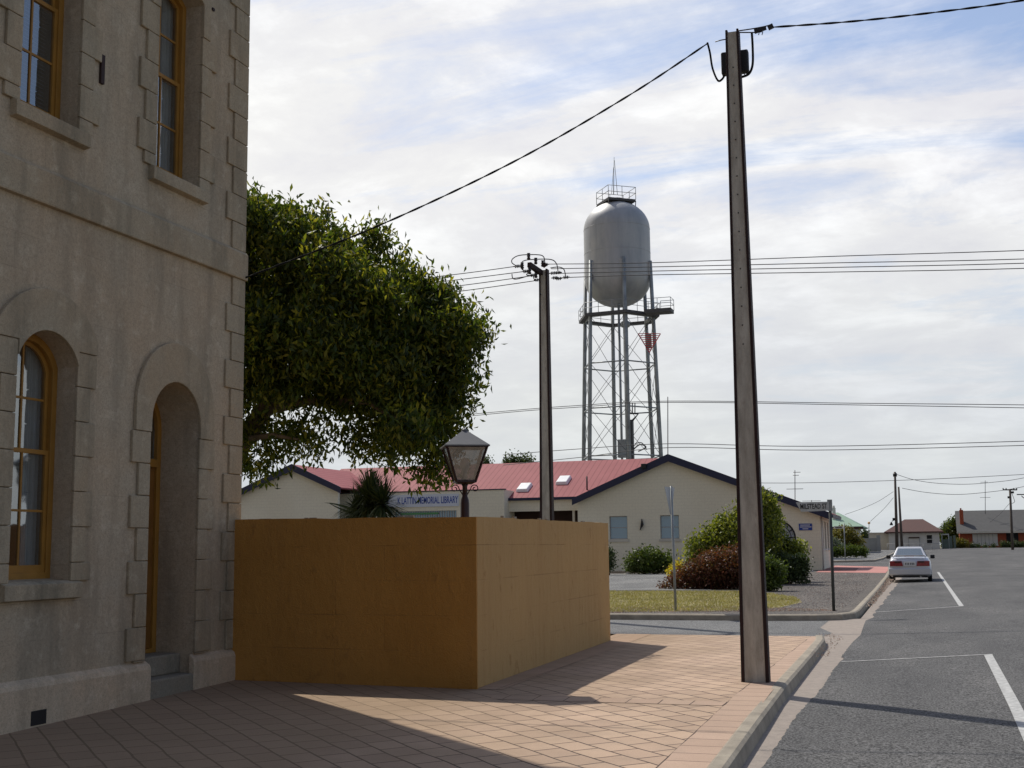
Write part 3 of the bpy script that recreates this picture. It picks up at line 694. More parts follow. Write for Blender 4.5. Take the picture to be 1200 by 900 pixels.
for i in range(26):
    a = A.lerp(B_, rr.random()) if i % 2 else B_.lerp(Cc, rr.random())
    off_ = Vector((rr.uniform(-.12, 0), rr.uniform(.03, .15))) if i % 2 else Vector((rr.uniform(-.16, -.04), 0))
    l = rr.uniform(.03, .12); p = a+off_; mb.box((p.x-l/2, p.y-.02, 1.96), (p.x+l/2, p.y+.02, 2.016+rr.uniform(0, .006)))
mb.v = []; mb.f = []
for i in range(14):
    a = A.lerp(B_, rr.random()) if i % 2 else B_.lerp(Cc, rr.random())
    off_ = Vector((0, .02)) if i % 2 else Vector((-.02, 0)); p = a+off_; l = rr.uniform(.04, .12); mb.box((p.x-(l/2 if i % 2 else .015), p.y-(.015 if i % 2 else l/2), 1.95), (p.x+(l/2 if i % 2 else .015), p.y+(.015 if i % 2 else l/2), 1.99+.03*abs(a.y-13.9)/8*.6+.008))
mb.build('mortar_residue', M['kerb_c'], ow)
# ------------------------------------------------------------------ foliage
def leaves(name, clumps, n, ll, lw, m, parent, orgv, seed=1, droop=.3, shell=.55, tuft=0, gravity=0):
    rg = np.random.default_rng(seed); cl = np.array(clumps, float)
    vol = (cl[:, 3]*cl[:, 4]*cl[:, 5])**(2/3); k = rg.choice(len(cl), n, p=vol/vol.sum())
    d = rg.normal(size=(n, 3)); d /= np.linalg.norm(d, axis=1, keepdims=True)
    r = shell+(1-shell)*rg.random(n)**.6; r *= 1+.05*rg.normal(size=n)
    c = cl[k, :3]+d*cl[k, 3:6]*r[:, None]
    if tuft:   # gather leaves into small sprays
        nt_ = max(1, n//tuft); base = c[:nt_].copy(); c = base[rg.integers(0, nt_, n)]+rg.normal(size=(n, 3))*ll*.95*np.array([1, 1, 1.15])
    a = rg.normal(size=(n, 3)); a[:, 2] -= gravity; a /= np.linalg.norm(a, axis=1, keepdims=True)
    b = np.cross(a, rg.normal(size=(n, 3))); b /= np.linalg.norm(b, axis=1, keepdims=True)
    s = (.7+.6*rg.random(n))[:, None]
    A_ = a*ll*s*.5; B2 = b*lw*s*.5; nn = np.cross(a, b)*ll*.12*s
    V = np.stack([c-A_, c+B2-A_*.1+nn, c+A_, c-B2-A_*.1+nn], 1).reshape(-1, 3)-np.array(orgv)
    me = bpy.data.meshes.new(name); me.vertices.add(4*n); me.vertices.foreach_set('co', V.ravel())
    me.loops.add(4*n); me.loops.foreach_set('vertex_index', np.arange(4*n, dtype=np.int32))
    me.polygons.add(n); me.polygons.foreach_set('loop_start', np.arange(0, 4*n, 4, dtype=np.int32)); me.polygons.foreach_set('loop_total', np.full(n, 4, dtype=np.int32))
    me.update(calc_edges=True); me.validate(); me.materials.append(m)
    o = bpy.data.objects.new(name, me); C.objects.link(o); o.parent = parent; return o
# big street tree behind the orange wall
tr = thing('street_tree', (-13.0, 20.2, -.1), 'large dark green leafy tree rising behind the orange wall beside the stone building', 'tree')
to = (-13.0, 20.2, -.1)
cl_px = [(262, 262, 55), (300, 272, 42), (335, 275, 36), (300, 330, 60), (240, 340, 70), (362, 300, 48), (374, 270, 24), (392, 292, 18), (395, 335, 52), (345, 360, 60), (446, 300, 28), (434, 280, 13), (425, 318, 16), (452, 345, 46), (482, 334, 24), (495, 362, 38), (522, 362, 28), (546, 390, 26), (552, 376, 16), (505, 400, 50), (540, 410, 32), (548, 445, 20), (455, 410, 58), (400, 405, 60), (340, 420, 58), (290, 400, 60), (240, 430, 70), (520, 455, 36), (543, 470, 16), (480, 470, 50), (430, 455, 45), (505, 505, 34), (520, 535, 18), (522, 555, 11), (500, 550, 18), (470, 515, 30), (445, 505, 28), (428, 518, 16), (385, 455, 36), (330, 455, 36), (290, 455, 36), (300, 500, 22), (325, 512, 20), (355, 510, 20), (372, 525, 12), (300, 535, 20), (330, 535, 14), (385, 490, 14), (405, 505, 12), (295, 555, 12), (310, 550, 10), (255, 520, 40), (240, 300, 50), (350, 495, 14), (200, 380, 80), (190, 300, 70), (455, 530, 10)]
rg = random.Random(11); clumps = []
for (px, py, r) in cl_px:
    small = r < 30
    for k in range(1 if small else 2):
        Y = 20.3 + (rg.uniform(-.9, .9) if small else (-1.1, 1.3)[k]+rg.uniform(-.4, .4))
        if px > 470: Y = 20.6+rg.uniform(-.6, .7)
        p = at(px, py, Y); R_m = r*(.86 if r >= 30 else 1)*21.5/1450
        if small: clumps.append((p.x, p.y, p.z, R_m*.95, R_m*.95, R_m*.9)); continue
        for q_ in range(4):
            d = Vector((rg.gauss(0, 1), rg.gauss(0, 1), rg.gauss(0, 1)+.3)).normalized()*R_m*.6; rs_ = R_m*rg.uniform(.46, .66)
            clumps.append((p.x+d.x, p.y+d.y, p.z+d.z, rs_*1.1, rs_*1.1, rs_*.85))
leaves('crown', clumps, 125000, .145, .05, M['leaf_tree'], tr, to, 3, shell=.78, tuft=18, gravity=1.2)
mb = MB(to)
mb.tube([(-13.1, 20.2, -.3), (-13.0, 20.2, .6), (-12.9, 20.3, 1.8), (-12.7, 20.3, 3.0)], [.42, .34, .30, .27], 12)
def limb(pts, r0_, r1_):
    n_ = len(pts); mb.tube(pts, [r0_+(r1_-r0_)*i/(n_-1) for i in range(n_)], 9)
p1 = at(285, 515, 20.3); p2 = at(310, 480, 20.3); p3 = at(350, 440, 20.2)
limb([(-12.75, 20.3, 2.7), p1, p2, p3, at(420, 380, 20.4), at(500, 380, 20.7)], .24, .05)
limb([(-12.75, 20.3, 2.8), (-13, 20.6, 4.2), (-12.8, 20.8, 5.6), (-12.2, 20.6, 7)], .22, .05)
limb([(-12.75, 20.3, 2.9), (-13.8, 19.8, 4.2), (-14.6, 19.3, 5.8)], .2, .05)
limb([p2, at(360, 470, 19.8), at(430, 470, 19.8), at(480, 500, 20.2)], .12, .03)
limb([p3, at(370, 380, 21), at(400, 320, 21.2)], .12, .03)
limb([p1, at(320, 510, 19.6), at(350, 515, 19.5)], .07, .02)
mb.build('trunk', M['bark'], tr)
# spiky cordyline
pl = thing('cordyline', (-8.1, 17.2, 0), 'spiky dark cordyline plant poking above the orange wall left of the lamp', 'plant')
po = Vector((-8.1, 17.2, 0)); top = at(432, 603, 17.2)
mb = MB(po); mb.tube([(top.x, 17.2, -.2), (top.x+.03, 17.2, 1.0), (top.x, 17.2, top.z-.25)], [.12, .1, .08], 8); mb.build('stem', M['bark'], pl)
rg = random.Random(4); vs = []; fs = []
heads = [(at(434, 592, 17.2), 420, .62), (at(418, 598, 17.5), 160, .42), (at(448, 592, 17.0), 260, .5), (at(434, 578, 17.2), 160, .42)]
mbl = MB(po); mbl.nomerge = True
for (h, n_, ln) in heads:
    for i in range(n_):
        az = rg.uniform(0, 2*math.pi); el = rg.uniform(-.5, 1.4); l = ln*rg.uniform(.7, 1.15)
        if rg.random() < .5: az = math.atan2(-math.sin(az), math.cos(az)) if False else az
        hd = Vector((math.cos(az), math.sin(az), 0)); d = hd*math.cos(el)+Vector((0, 0, math.sin(el))); sd = hd.cross(Vector((0, 0, 1)))
        p = h.copy(); w = .026; pp = []
        for s_ in range(5):
            t_ = s_/4; q_ = h+d*l*t_+Vector((0, 0, -1))*l*.35*t_*t_*math.cos(max(el, 0)); ww = w*(1-t_)**.7+.001
            pp += [q_-sd*ww/1.4, q_+sd*ww/1.4]
        mbl.add(pp, [(2*s_, 2*s_+1, 2*s_+3, 2*s_+2) for s_ in range(4)])
for (a, b, c) in (((425, 603), (400, 590), (380, 589)), ((430, 605), (405, 601), (386, 590))):
    A0, B0, C0_ = [at(*q_, 17.0) for q_ in (a, b, c)]; pp = []
    for s_ in range(7):
        t_ = s_/6; q_ = A0*(1-t_)**2+B0*2*t_*(1-t_)+C0_*t_*t_; ww = .03*(1-t_)+.002; pp += [q_-Vector((0, 0, ww)), q_+Vector((0, .02, ww))]
    mbl.add(pp, [(2*s_, 2*s_+1, 2*s_+3, 2*s_+2) for s_ in range(6)])
mbl.build('leaves', M['palm'], pl)
# ------------------------------------------------------------------ street lantern
lp = Vector((-5.45, 14.4, 0)); la = thing('street_lantern', lp, 'old style four sided lantern on dark red iron post behind the orange wall', 'lamp')
mb = MB(lp); mb.lathe(lp, [(.09, -.2), (.09, .3), (.06, .35), (.055, 2.15), (.05, 2.2), (.035, 2.24), (.03, 2.36), (.05, 2.40)], 16); mb.build('post', M['maroon'], la)
zb, zt_ = 2.42, 2.845; wb, wt = .12, .25
rot45 = R(28)
def cor(w, z): return [lp+Vector((w*math.sqrt(2)*math.cos(rot45+math.pi/4+i*math.pi/2), w*math.sqrt(2)*math.sin(rot45+math.pi/4+i*math.pi/2), z)) for i in range(4)]
mb = MB(lp); b4 = cor(wb, zb); t4 = cor(wt, zt_)
for i in range(4):
    mb.bar(b4[i], t4[i], .022); mb.bar(b4[i], b4[(i+1) % 4], .025); mb.bar(t4[i], t4[(i+1) % 4], .025)
mb.hexa(cor(.09, 2.39), cor(wb+.012, zb)); mb.build('lantern_frame', M['maroon'], la)
mb = MB(lp); b5 = cor(wb-.004, zb+.01); t5 = cor(wt-.008, zt_-.01); mb.add(b5+t5, [(i, (i+1) % 4, 4+(i+1) % 4, 4+i) for i in range(4)]); mb.build('lantern_glass', M['glass_lamp'], la)
mb = MB(lp); mb.hexa(cor(wt+.03, zt_), cor(wt+.03, zt_+.015)); mb.hexa(cor(wt+.028, zt_+.015), cor(.035, 3.05)); mb.lathe(lp+Vector((0, 0, 3.04)), [(.04, 0), (.045, .02), (.02, .04), (0, .05)], 10); mb.build('lantern_roof', mat('lantern_roof_grey', (.16, .16, .16), .5, .15, 4, .05), la)
mb = MB(lp); mb.lathe(lp+Vector((0, 0, 2.44)), [(.0, 0), (.03, .0), (.03, .1), (.06, .16), (.062, .22), (.03, .27), (0, .28)], 12); mb.build('bulb', M['offwhite'], la)
mb = MB(lp)
for i in range(4):
    a = rot45+i*math.pi/2; h = Vector((math.cos(a), math.sin(a), 0)); pts_ = []
    for k in range(22):
        t_ = k/21*2*math.pi*1.3; rr_ = .052*(1-k/28); pts_.append(lp+h*(.125-rr_*math.cos(t_))+Vector((0, 0, 2.335+rr_*math.sin(t_))))
    mb.tube([lp+h*.03+Vector((0, 0, 2.26))]+pts_, .007, 6)
mb.build('scroll_bracket', M['maroon'], la)
# ------------------------------------------------------------------ Stobie poles (concrete between steel flanges)
def stobie(name, base, topc, wb_, wt__, dep, fl, label, nb, bspace, ztop_off=.5, flt=None):
    base = Vector(base); topc = Vector(topc); t = thing(name, base, label, 'pole', 'concrete and steel power poles')
    flt = flt or fl*.65
    def lerp_(s): return base.lerp(topc, s)
    bt, tt = base-Vector((0, 0, .4)), topc
    for sgn in (-1, 1):
        m_ = MB(base); q4 = lambda c, w, f: [Vector((c.x+sgn*(w/2), c.y-dep/2, c.z)), Vector((c.x+sgn*(w/2-f), c.y-dep/2, c.z)), Vector((c.x+sgn*(w/2-f), c.y+dep/2, c.z)), Vector((c.x+sgn*(w/2), c.y+dep/2, c.z))]
        m_.hexa(q4(bt, wb_, fl), q4(tt, wt__, flt)); m_.build('steel_flange', M['rust'], t, bevel=.004)
    m_ = MB(base); r_ = .012; q5 = lambda c, w, f: [Vector((c.x-w/2+f, c.y-dep/2+r_, c.z)), Vector((c.x+w/2-f, c.y-dep/2+r_, c.z)), Vector((c.x+w/2-f, c.y+dep/2-r_, c.z)), Vector((c.x-w/2+f, c.y+dep/2-r_, c.z))]
    m_.hexa(q5(bt, wb_, fl), q5(tt-Vector((0, 0, .03)), wt__, flt)); m_.build('concrete_core', M['pole_conc'], t)
    H = (topc-base).z; first = None
    for k in range(nb):
        s = 1-(ztop_off+k*bspace)/H; c = lerp_(s)
        if first is None:
            m_ = MB(base); m_.add([(c.x+.009*math.cos(a), c.y-dep/2+yy, c.z+.009*math.sin(a)) for yy in (.006, .013) for a in [i*math.pi/4 for i in range(8)]], [tuple(range(8)), tuple(range(8, 16))]+[(i, (i+1) % 8, 8+(i+1) % 8, 8+i) for i in range(8)])
            first = m_.build('bolt', M['black'], t); c0 = c
        else:
            o = first.copy(); C.objects.link(o); o.parent = t; o.location = c-c0
    return t
pb = Vector((-2.05, 15.1, -.0)); pt = at(858.5, 37, 15.1)
np_ = stobie('power_pole', pb, pt, .335, .165, .16, .042, 'tall tapered concrete and rusty steel power pole standing on the brick footpath at the kerb', 16, .235)
mb = MB(pb)
bx0, bx1 = at(843, 58, 15.1), at(876, 80, 15.1)
mb.box((bx0.x, 15.19, bx1.z), (bx1.x, 15.30, bx0.z)); mb.build('junction_box', M['black'], np_, bevel=.02)
def curve(pts, n=8):
    pts = [Vector(p) for p in pts]; out = []
    for i in range(len(pts)-1):
        p0 = pts[max(0, i-1)]; p1_ = pts[i]; p2_ = pts[i+1]; p3_ = pts[min(len(pts)-1, i+2)]
        for k in range(n):
            t_ = k/n; out.append(.5*((2*p1_)+(p2_-p0)*t_+(2*p0-5*p1_+4*p2_-p3_)*t_*t_+(-p0+3*p1_-3*p2_+p3_)*t_**3))
    out.append(pts[-1]); return out
A2 = lambda l, Y: [at(a, b, Y) for a, b in l]
mb = MB(pb); mb.tube(curve(A2([(829, 50), (832, 62), (835, 80), (841, 94), (846, 93), (850, 86), (852, 79)], 15.25)), .014, 6)
mb.tube(curve(A2([(881, 38), (882, 55), (882, 75), (878, 86), (870, 90), (866, 90)], 15.25)), .016, 6)
mb.tube(curve(A2([(872, 78), (873, 84), (876, 87)], 15.25)), .006, 6); mb.tube(curve(A2([(868, 80), (871, 85), (873, 88)], 15.25)), .006, 6); mb.build('drop_cable', M['cable'], np_)
mb = MB(pb); mb.tube(curve(A2([(866, 36), (880, 34), (896, 31), (903, 29)], 15.2)), .008, 6); mb.tube(curve(A2([(866, 38), (885, 38), (893, 37)], 15.2)), .008, 6)
mb.tube(A2([(851, 46), (845, 47), (838, 49)], 15.15), .007, 6)
a_ = at(892, 34, 15.2); mb.bar(at(884, 37, 15.2), at(898, 33, 15.2), .045, .05, .02, .04); mb.bar(at(900, 33, 15.2), at(906, 30, 15.2), .05, .05)
mb.tube(A2([(890, 37), (889, 41)], 15.2), .006, 5); mb.tube(A2([(894, 37), (893, 41)], 15.2), .006, 5); mb.build('cable_clamp', M['black'], np_)
def twisted(name, pts, label, group, r=.0078, pitch=.55, n=160):
    pts = curve(pts, 12); o_ = pts[0].copy(); m_ = MB(o_); L_ = [0]
    for a, b in zip(pts, pts[1:]): L_.append(L_[-1]+(b-a).length)
    tot = L_[-1]; n = max(n, int(tot/.05))
    P = []; j = 0
    for i in range(n+1):
        s = tot*i/n
        while j < len(pts)-2 and L_[j+1] < s: j += 1
        P.append((pts[j].lerp(pts[j+1], (s-L_[j])/max(1e-6, L_[j+1]-L_[j])), s))
    for ph in (0, math.pi):
        m_.tube([p+Vector((0, math.cos(2*math.pi*s/pitch+ph), math.sin(2*math.pi*s/pitch+ph)))*r*.9 for p, s in P], r, 5)
    o = m_.build(name, M['cable'], None); tag(o, label, 'cable', group); return o
pA = at(829, 51, 15.15); pB = at(286, 326, 14.0)
mid_ = [at(735, 113, 14.95), at(600, 190.5, 14.65), at(440, 266, 14.3)]
twisted('service_cable', [pA]+mid_+[pB], 'black twisted cable running from the near power pole down to the stone building', 'service cables')
twisted('service_cable', [at(904, 32, 15.2), at(1000, 25, 15.2), at(1100, 14, 15.2), at(1195, 1, 15.2), at(1400, -34, 15.2)], 'black twisted cable leaving the top of the near power pole to the right', 'service cables')
# mid pole
mbase = Vector((-9.0, 29.5, hgt(29.5))); mtop = at(637.5, 316, 29.5)
mp_ = stobie('power_pole', mbase, mtop, .36, .215, .2, .065, 'dark concrete and steel power pole with looping insulators, rising behind the orange wall', 0, .3)
ym = 29.5
mb = MB(mbase); mb.bar(at(620, 310, ym-.7), at(636, 321, ym), .10, .12); mb.bar(at(636, 312, ym), at(640, 309, ym), .09, .09); mb.build('crossarm', M['rust'], mp_)
def insul(px, py, Y, r=.05, h=.16, horiz=False):
    c = at(px, py, Y); m_ = MB(mbase)
    if horiz:
        for k in range(3): m_.tube([c+Vector((-.05+k*.045, 0, 0)), c+Vector((-.035+k*.045, 0, 0))], r*1.4, 8)
        m_.tube([c-Vector((.1, 0, 0)), c+Vector((.1, 0, 0))], r*.45, 6)
    else: m_.lathe(c-Vector((0, 0, h/2)), [(r*.6, 0), (r, .03), (r*.6, .06), (r, .09), (r*.6, .12), (r*.9, h)], 10)
    return m_.build('insulator', M['insul'], mp_)
for a in ((619.5, 300.5, ym-.7), (627.8, 306, ym-.35), (636, 309, ym), (612, 311.5, ym-.7), (620.5, 317.5, ym-.7), (628, 322, ym-.3)): insul(*a)
for a in ((606, 312, ym-.7), (616, 318, ym-.6), (624.5, 322.5, ym-.5), (630, 328, ym), (648, 320, ym), (650.5, 325.5, ym), (654.5, 326.5, ym), (654, 319.5, ym), (663, 325, ym), (639, 310, ym)): insul(*a, r=.032, horiz=True)
mb = MB(mbase)
for l in ([(606, 312), (600, 308), (601, 303), (610, 299), (630, 298.5), (637, 301), (638.5, 309)], [(616, 318), (610, 313), (613, 306), (625, 304), (645, 304), (652, 309), (654, 319)], [(645, 314), (655, 313), (661, 316), (663, 325)], [(612, 312), (612, 316), (618, 318)], [(620, 319), (617, 322), (622, 323)], [(600, 321), (601, 326), (606, 327), (622, 322.5)], [(625, 322), (626, 327), (630, 328.5)], [(632, 329), (632.5, 340), (634, 346)]):
    mb.tube(curve(A2(l, ym-.3), 6), .013, 5)
mb.build('jumper_wire', M['cable'], mp_)
# ------------------------------------------------------------------ overhead wires
def wire(pts, Y, label, r=.012, Y2=None, m='wire'):
    n_ = len(pts); x0, x1 = pts[0][0], pts[-1][0]
    P = curve([at(a, b, Y if Y2 is None else Y+(Y2-Y)*(a-x0)/(x1-x0)) for a, b in pts], 6); m_ = MB(P[0]); m_.tube(P, r, 5); o = m_.build('power_line', M[m]); tag(o, label, 'wire', 'overhead power lines')
for k, (y0, y1, w) in enumerate(((309.5, 293.5, 'topmost'), (315, 303.5, 'second from the top'), (320.5, 308.5, 'third from the top'), (325.5, 314.5, 'lowest'))):
    wire([(641+k*5, y0), (760, y0-1.5-k*.6), (980, (y0+y1)/2-1.2), (1200, y1), (1500, y1-12)], ym, 'thin wire right of the insulator pole, %s of four' % w, .011)
for k, (px0, y0, px1, y1, w) in enumerate(((605, 312, 530, 322, 'topmost'), (615, 318, 530, 328.5, 'second from the top'), (624, 323, 537, 335, 'third from the top'), (630, 328.5, 541, 341, 'lowest'))):
    s = (y1-y0)/(px1-px0); wire([(px0, y0), (px1, y1), (400, y1+s*(400-px1)*.85), (150, y1+s*(150-px1)*.65)], ym-.5, 'thin wire left of the insulator pole, %s of four' % w, .011)
wire([(150, 528), (545, 488), (680, 477), (785, 471.5), (1000, 474.5), (1200, 478), (1500, 484)], 62, 'distant wire behind the tower legs, just under its twin', .018)
wire([(150, 523), (545, 486), (680, 475), (785, 470), (1000, 472.5), (1200, 474.5), (1500, 479)], 62, 'distant wire behind the tower legs, upper of that pair', .018)
wire([(590, 533), (680, 526), (785, 520), (950, 523), (1200, 517), (1500, 505)], 62, 'distant grey wire low above the gable roof, upper of the two there', .018)
wire([(590, 545), (680, 536), (785, 524.5), (950, 527.5), (1200, 522), (1500, 512)], 62, 'distant grey wire low above the gable roof, lower of the two there', .018)
wire([(800, 560), (895, 566), (1050, 563), (1200, 556), (1400, 545)], 110, 'far wire passing above the street and behind the timber pole tops', .022)
wire([(1051, 556), (1070, 562), (1095, 566), (1130, 567.5), (1165, 565), (1200, 560), (1300, 540)], 150, 'sagging far wire from the top of the taller timber pole', .028)
wire([(1057, 572), (1085, 577), (1120, 579.5), (1155, 577), (1185, 573), (1230, 564)], 150, 'sagging far wire from the top of the shorter leaning pole', .028)
wire([(1047, 576), (1030, 587), (1010, 596), (990, 603)], 149, 'far wire from the timber pole down to the green roofed house', .022)
wire([(1047, 583), (1036, 596), (1020, 611)], 149, 'far wire from the timber pole down towards the globe lamp', .022)
wire([(1183, 590), (1172, 602), (1160, 612)], 152, 'far wire from the crossarm pole to the brick house roof', .022)
# ------------------------------------------------------------------ water tower
TY = 125.; tc_ = at(726.5, 540, TY); TX = at(724, 330, TY).x; zg = hgt(TY); s_px = 130.3/1450
wt_ = thing('water_tower', (TX, TY, zg), 'tall grey steel water tower with capsule tank behind the red roof', 'water tower')
to_ = Vector((TX, TY, zg)); zy = lambda py: at(724, py, TY).z
zt0, zsh0, zsh1, ztp = zy(360), zy(327), zy(270), zy(237); RR = 39*s_px
prof = [(0.01, zt0)]+[(RR*math.sin(a), zsh0-(zsh0-zt0)*math.cos(a)) for a in [i*math.pi/2/12 for i in range(1, 13)]]
prof += [(RR, zsh0+(zsh1-zsh0)*i/4) for i in range(1, 5)]+[(RR*math.cos(a), zsh1+(ztp-zsh1)*math.sin(a)) for a in [i*math.pi/2/12 for i in range(1, 12)]]+[(.01, ztp)]
mb = MB(to_); mb.lathe((TX, TY, 0), prof, 48); mb.build('tank', M['tank'], wt_)
mb = MB(to_)
for z in (zsh0, (zsh0+zsh1)/2, zsh1): mb.lathe((TX, TY, z-.03), [(RR+.0, 0), (RR+.015, 0.01), (RR+.015, .05), (RR, .06)], 48)
mb.build('tank_seam', M['tank'], wt_)
camdir = math.atan2(-TY, -TX)     # towards the camera
def legp(i, z):
    a = camdir + math.radians(-(-10) + 60*i)
    r = RR*1.0+(46*s_px-RR)*max(0, (zy(312)-z))/(zy(312)-zy(540)) + .12
    return Vector((TX+r*math.cos(a), TY+r*math.sin(a), z))
for i in range(6):
    m_ = MB(to_); m_.tube([legp(i, zg-.3), legp(i, zy(430)), legp(i, zy(310))], [.22, .21, .19], 8); lg = m_.build('leg', M['galv_tower'], wt_)
    m_ = MB(to_); a = camdir+math.radians(10+60*i); cen = legp(i, zy(320))-Vector((math.cos(a), math.sin(a), 0))*.3; m_.box((cen.x-.3, cen.y-.3, zy(327)), (cen.x+.3, cen.y+.3, zy(311))); m_.build('leg_bracket', M['tank'], lg, bevel=.08)
levels = [zy(375), zy(429), zy(481), zy(536), zg+2]
for li, z in enumerate(levels):
    for i in range(6):
        m_ = MB(to_); m_.tube([legp(i, z), legp(i+1, z)], .075 if li else .1, 6); m_.build('ring_strut', M['galv_tower'], wt_)
for a, b in zip(levels, levels[1:]):
    for i in range(6):
        m_ = MB(to_); m_.tube([legp(i, a), legp(i+1, b)], .026, 5); m_.tube([legp(i+1, a), legp(i, b)], .026, 5); m_.build('cross_brace', M['wire'], wt_)
# catwalk: ring deck plus a landing to the right
def rail(pts, m_, z, hh=1.1, posts=True, r=.03):
    for f in (.5, 1.): m_.tube([Vector((p[0], p[1], z+hh*f)) for p in pts], r, 5)
    for p in pts: m_.tube([(p[0], p[1], z), (p[0], p[1], z+hh)], r, 5)
zc = zy(372)
ringp = [legp(i, 0) for i in range(6)]
def scl(p, k): return (TX+(p.x-TX)*k, TY+(p.y-TY)*k)
mb = MB(to_)
oc = [scl(p, .985) for p in ringp]; ic = [scl(p, .80) for p in ringp]
for i in range(6):
    j = (i+1) % 6; vs = [(*oc[i], zc-.28), (*oc[j], zc-.28), (*ic[j], zc-.28), (*ic[i], zc-.28), (*oc[i], zc), (*oc[j], zc), (*ic[j], zc), (*ic[i], zc)]
    mb.hexa(vs[:4], vs[4:])
e1 = at(788, 372, TY-2.5); e0 = at(757, 372, TY-2.5); mb.box((e0.x, TY-3.3, zc-.35), (e1.x, TY-1.6, zc+.02)); mb.build('catwalk', mat('catwalk_dark', (.1, .1, .1), .7, .2, 2, 0), wt_)
mb = MB(to_); loop = []
for i in range(6):
    for t_ in (0, .33, .66): a = oc[i]; b = oc[(i+1) % 6]; loop.append((a[0]+(b[0]-a[0])*t_, a[1]+(b[1]-a[1])*t_))
loop.append(loop[0]); rail(loop, mb, zc)
rail([(e0.x, TY-3.3), ((e0.x+e1.x)/2, TY-3.3), (e1.x, TY-3.3), (e1.x, TY-1.6), ((e0.x+e1.x)/2, TY-1.6)], mb, zc); mb.build('railing', M['galv'], wt_)
# red warning triangle
q = A2([(748, 391), (774, 391), (761, 413)], TY-5.6); mb = MB(to_)
for k in range(9):
    f = k/8.; a = q[0].lerp(q[2], f*.85); b = q[1].lerp(q[2], f*.85); mb.bar(a, b, .15, .05)
mb.bar(q[0], q[2], .2, .05); mb.bar(q[1], q[2], .2, .05); mb.build('warning_triangle', M['red'], wt_)
mb = MB(to_); c = at(760.5, 399, TY-5.5); mb.box((c.x-.28, c.y-.1, c.z-.8), (c.x+.28, c.y, c.z+.7)); mb.build('triangle_panel', M['galv_tower'], wt_)
# riser pipes and cabinets
rx = at(734.5, 450, TY).x; mb = MB(to_); mb.tube([(rx, TY, zg), (rx, TY, zt0+.3)], .27, 12); mb.lathe((rx, TY, zy(384)), [(.4, 0), (.5, .1), (.5, .5), (.4, .6)], 12); mb.build('riser_pipe', M['galv_tower'], wt_)
rx2 = at(727, 450, TY-1).x; mb = MB(to_); mb.tube([(rx2, TY-1, zg), (rx2, TY-1, zt0+.4)], .13, 8); mb.build('ladder_pipe', M['galv_tower'], wt_)
c = at(731, 526, TY-2); mb = MB(to_); mb.box((c.x-.55, c.y-.4, c.z-.9), (c.x+.35, c.y+.3, c.z+.95)); mb.build('equipment_cabinet', M['galv_tower'], wt_, bevel=.03)
c = at(740, 515, TY-2); mb = MB(to_); mb.box((c.x-.3, c.y-.3, c.z-2.2), (c.x+.2, c.y+.3, c.z+2.0)); mb.tube([at(735, 484, TY-2), at(748, 485, TY-2), at(741, 493, TY-2)], .12, 6)
for px in (738, 741, 744): mb.tube([at(px, 484, TY-2), at(px, 472, TY-2)], .06, 5)
mb.tube(curve(A2([(742, 527), (750, 521), (757, 524), (748, 529)], TY-2)), .07, 5); mb.tube(curve(A2([(744, 520), (752, 519), (758, 527)], TY-2)), .05, 5); mb.build('transformer', mat('transformer_dark', (.07, .075, .08), .6, .2, 2, 0), wt_)
# top platform
zp = zy(236.5); w2 = 17.5*s_px; mb = MB(to_); ca, sa = math.cos(R(38)), math.sin(R(38))
sq = [(TX+ca*x*w2-sa*y_*w2, TY+sa*x*w2+ca*y_*w2) for x, y_ in ((-1, -1), (1, -1), (1, 1), (-1, 1))]
mb.hexa([(*p, zp-.25) for p in sq], [(*p, zp) for p in sq])
for p in sq: mb.tube([(*p, zp-.2), (TX+(p[0]-TX)*.95, TY+(p[1]-TY)*.95, zy(252))], .05, 5)
mb.lathe((TX, TY, ztp-.5), [(.9, 0), (.9, .8), (.01, .85)], 16); mb.build('top_platform', mat('platform_dark', (.09, .09, .09), .7, .2, 2, 0), wt_)
mb = MB(to_); rail([*sq, sq[0]], mb, zp, 1.3, r=.035); mids = [((sq[i][0]+sq[(i+1) % 4][0])/2, (sq[i][1]+sq[(i+1) % 4][1])/2) for i in range(4)]
for p in mids: mb.tube([(*p, zp), (*p, zp+1.3)], .035, 5)
mb.build('top_railing', M['galv'], wt_)
mb = MB(to_); mb.tube([at(719, 228, TY), at(719.6, 184, TY)], [.05, .03], 5); mb.tube([at(716.5, 228, TY), at(719, 196, TY)], .025, 5); mb.tube([at(723.5, 228, TY), at(720, 188, TY)], .03, 5); mb.build('mast', M['galv'], wt_)
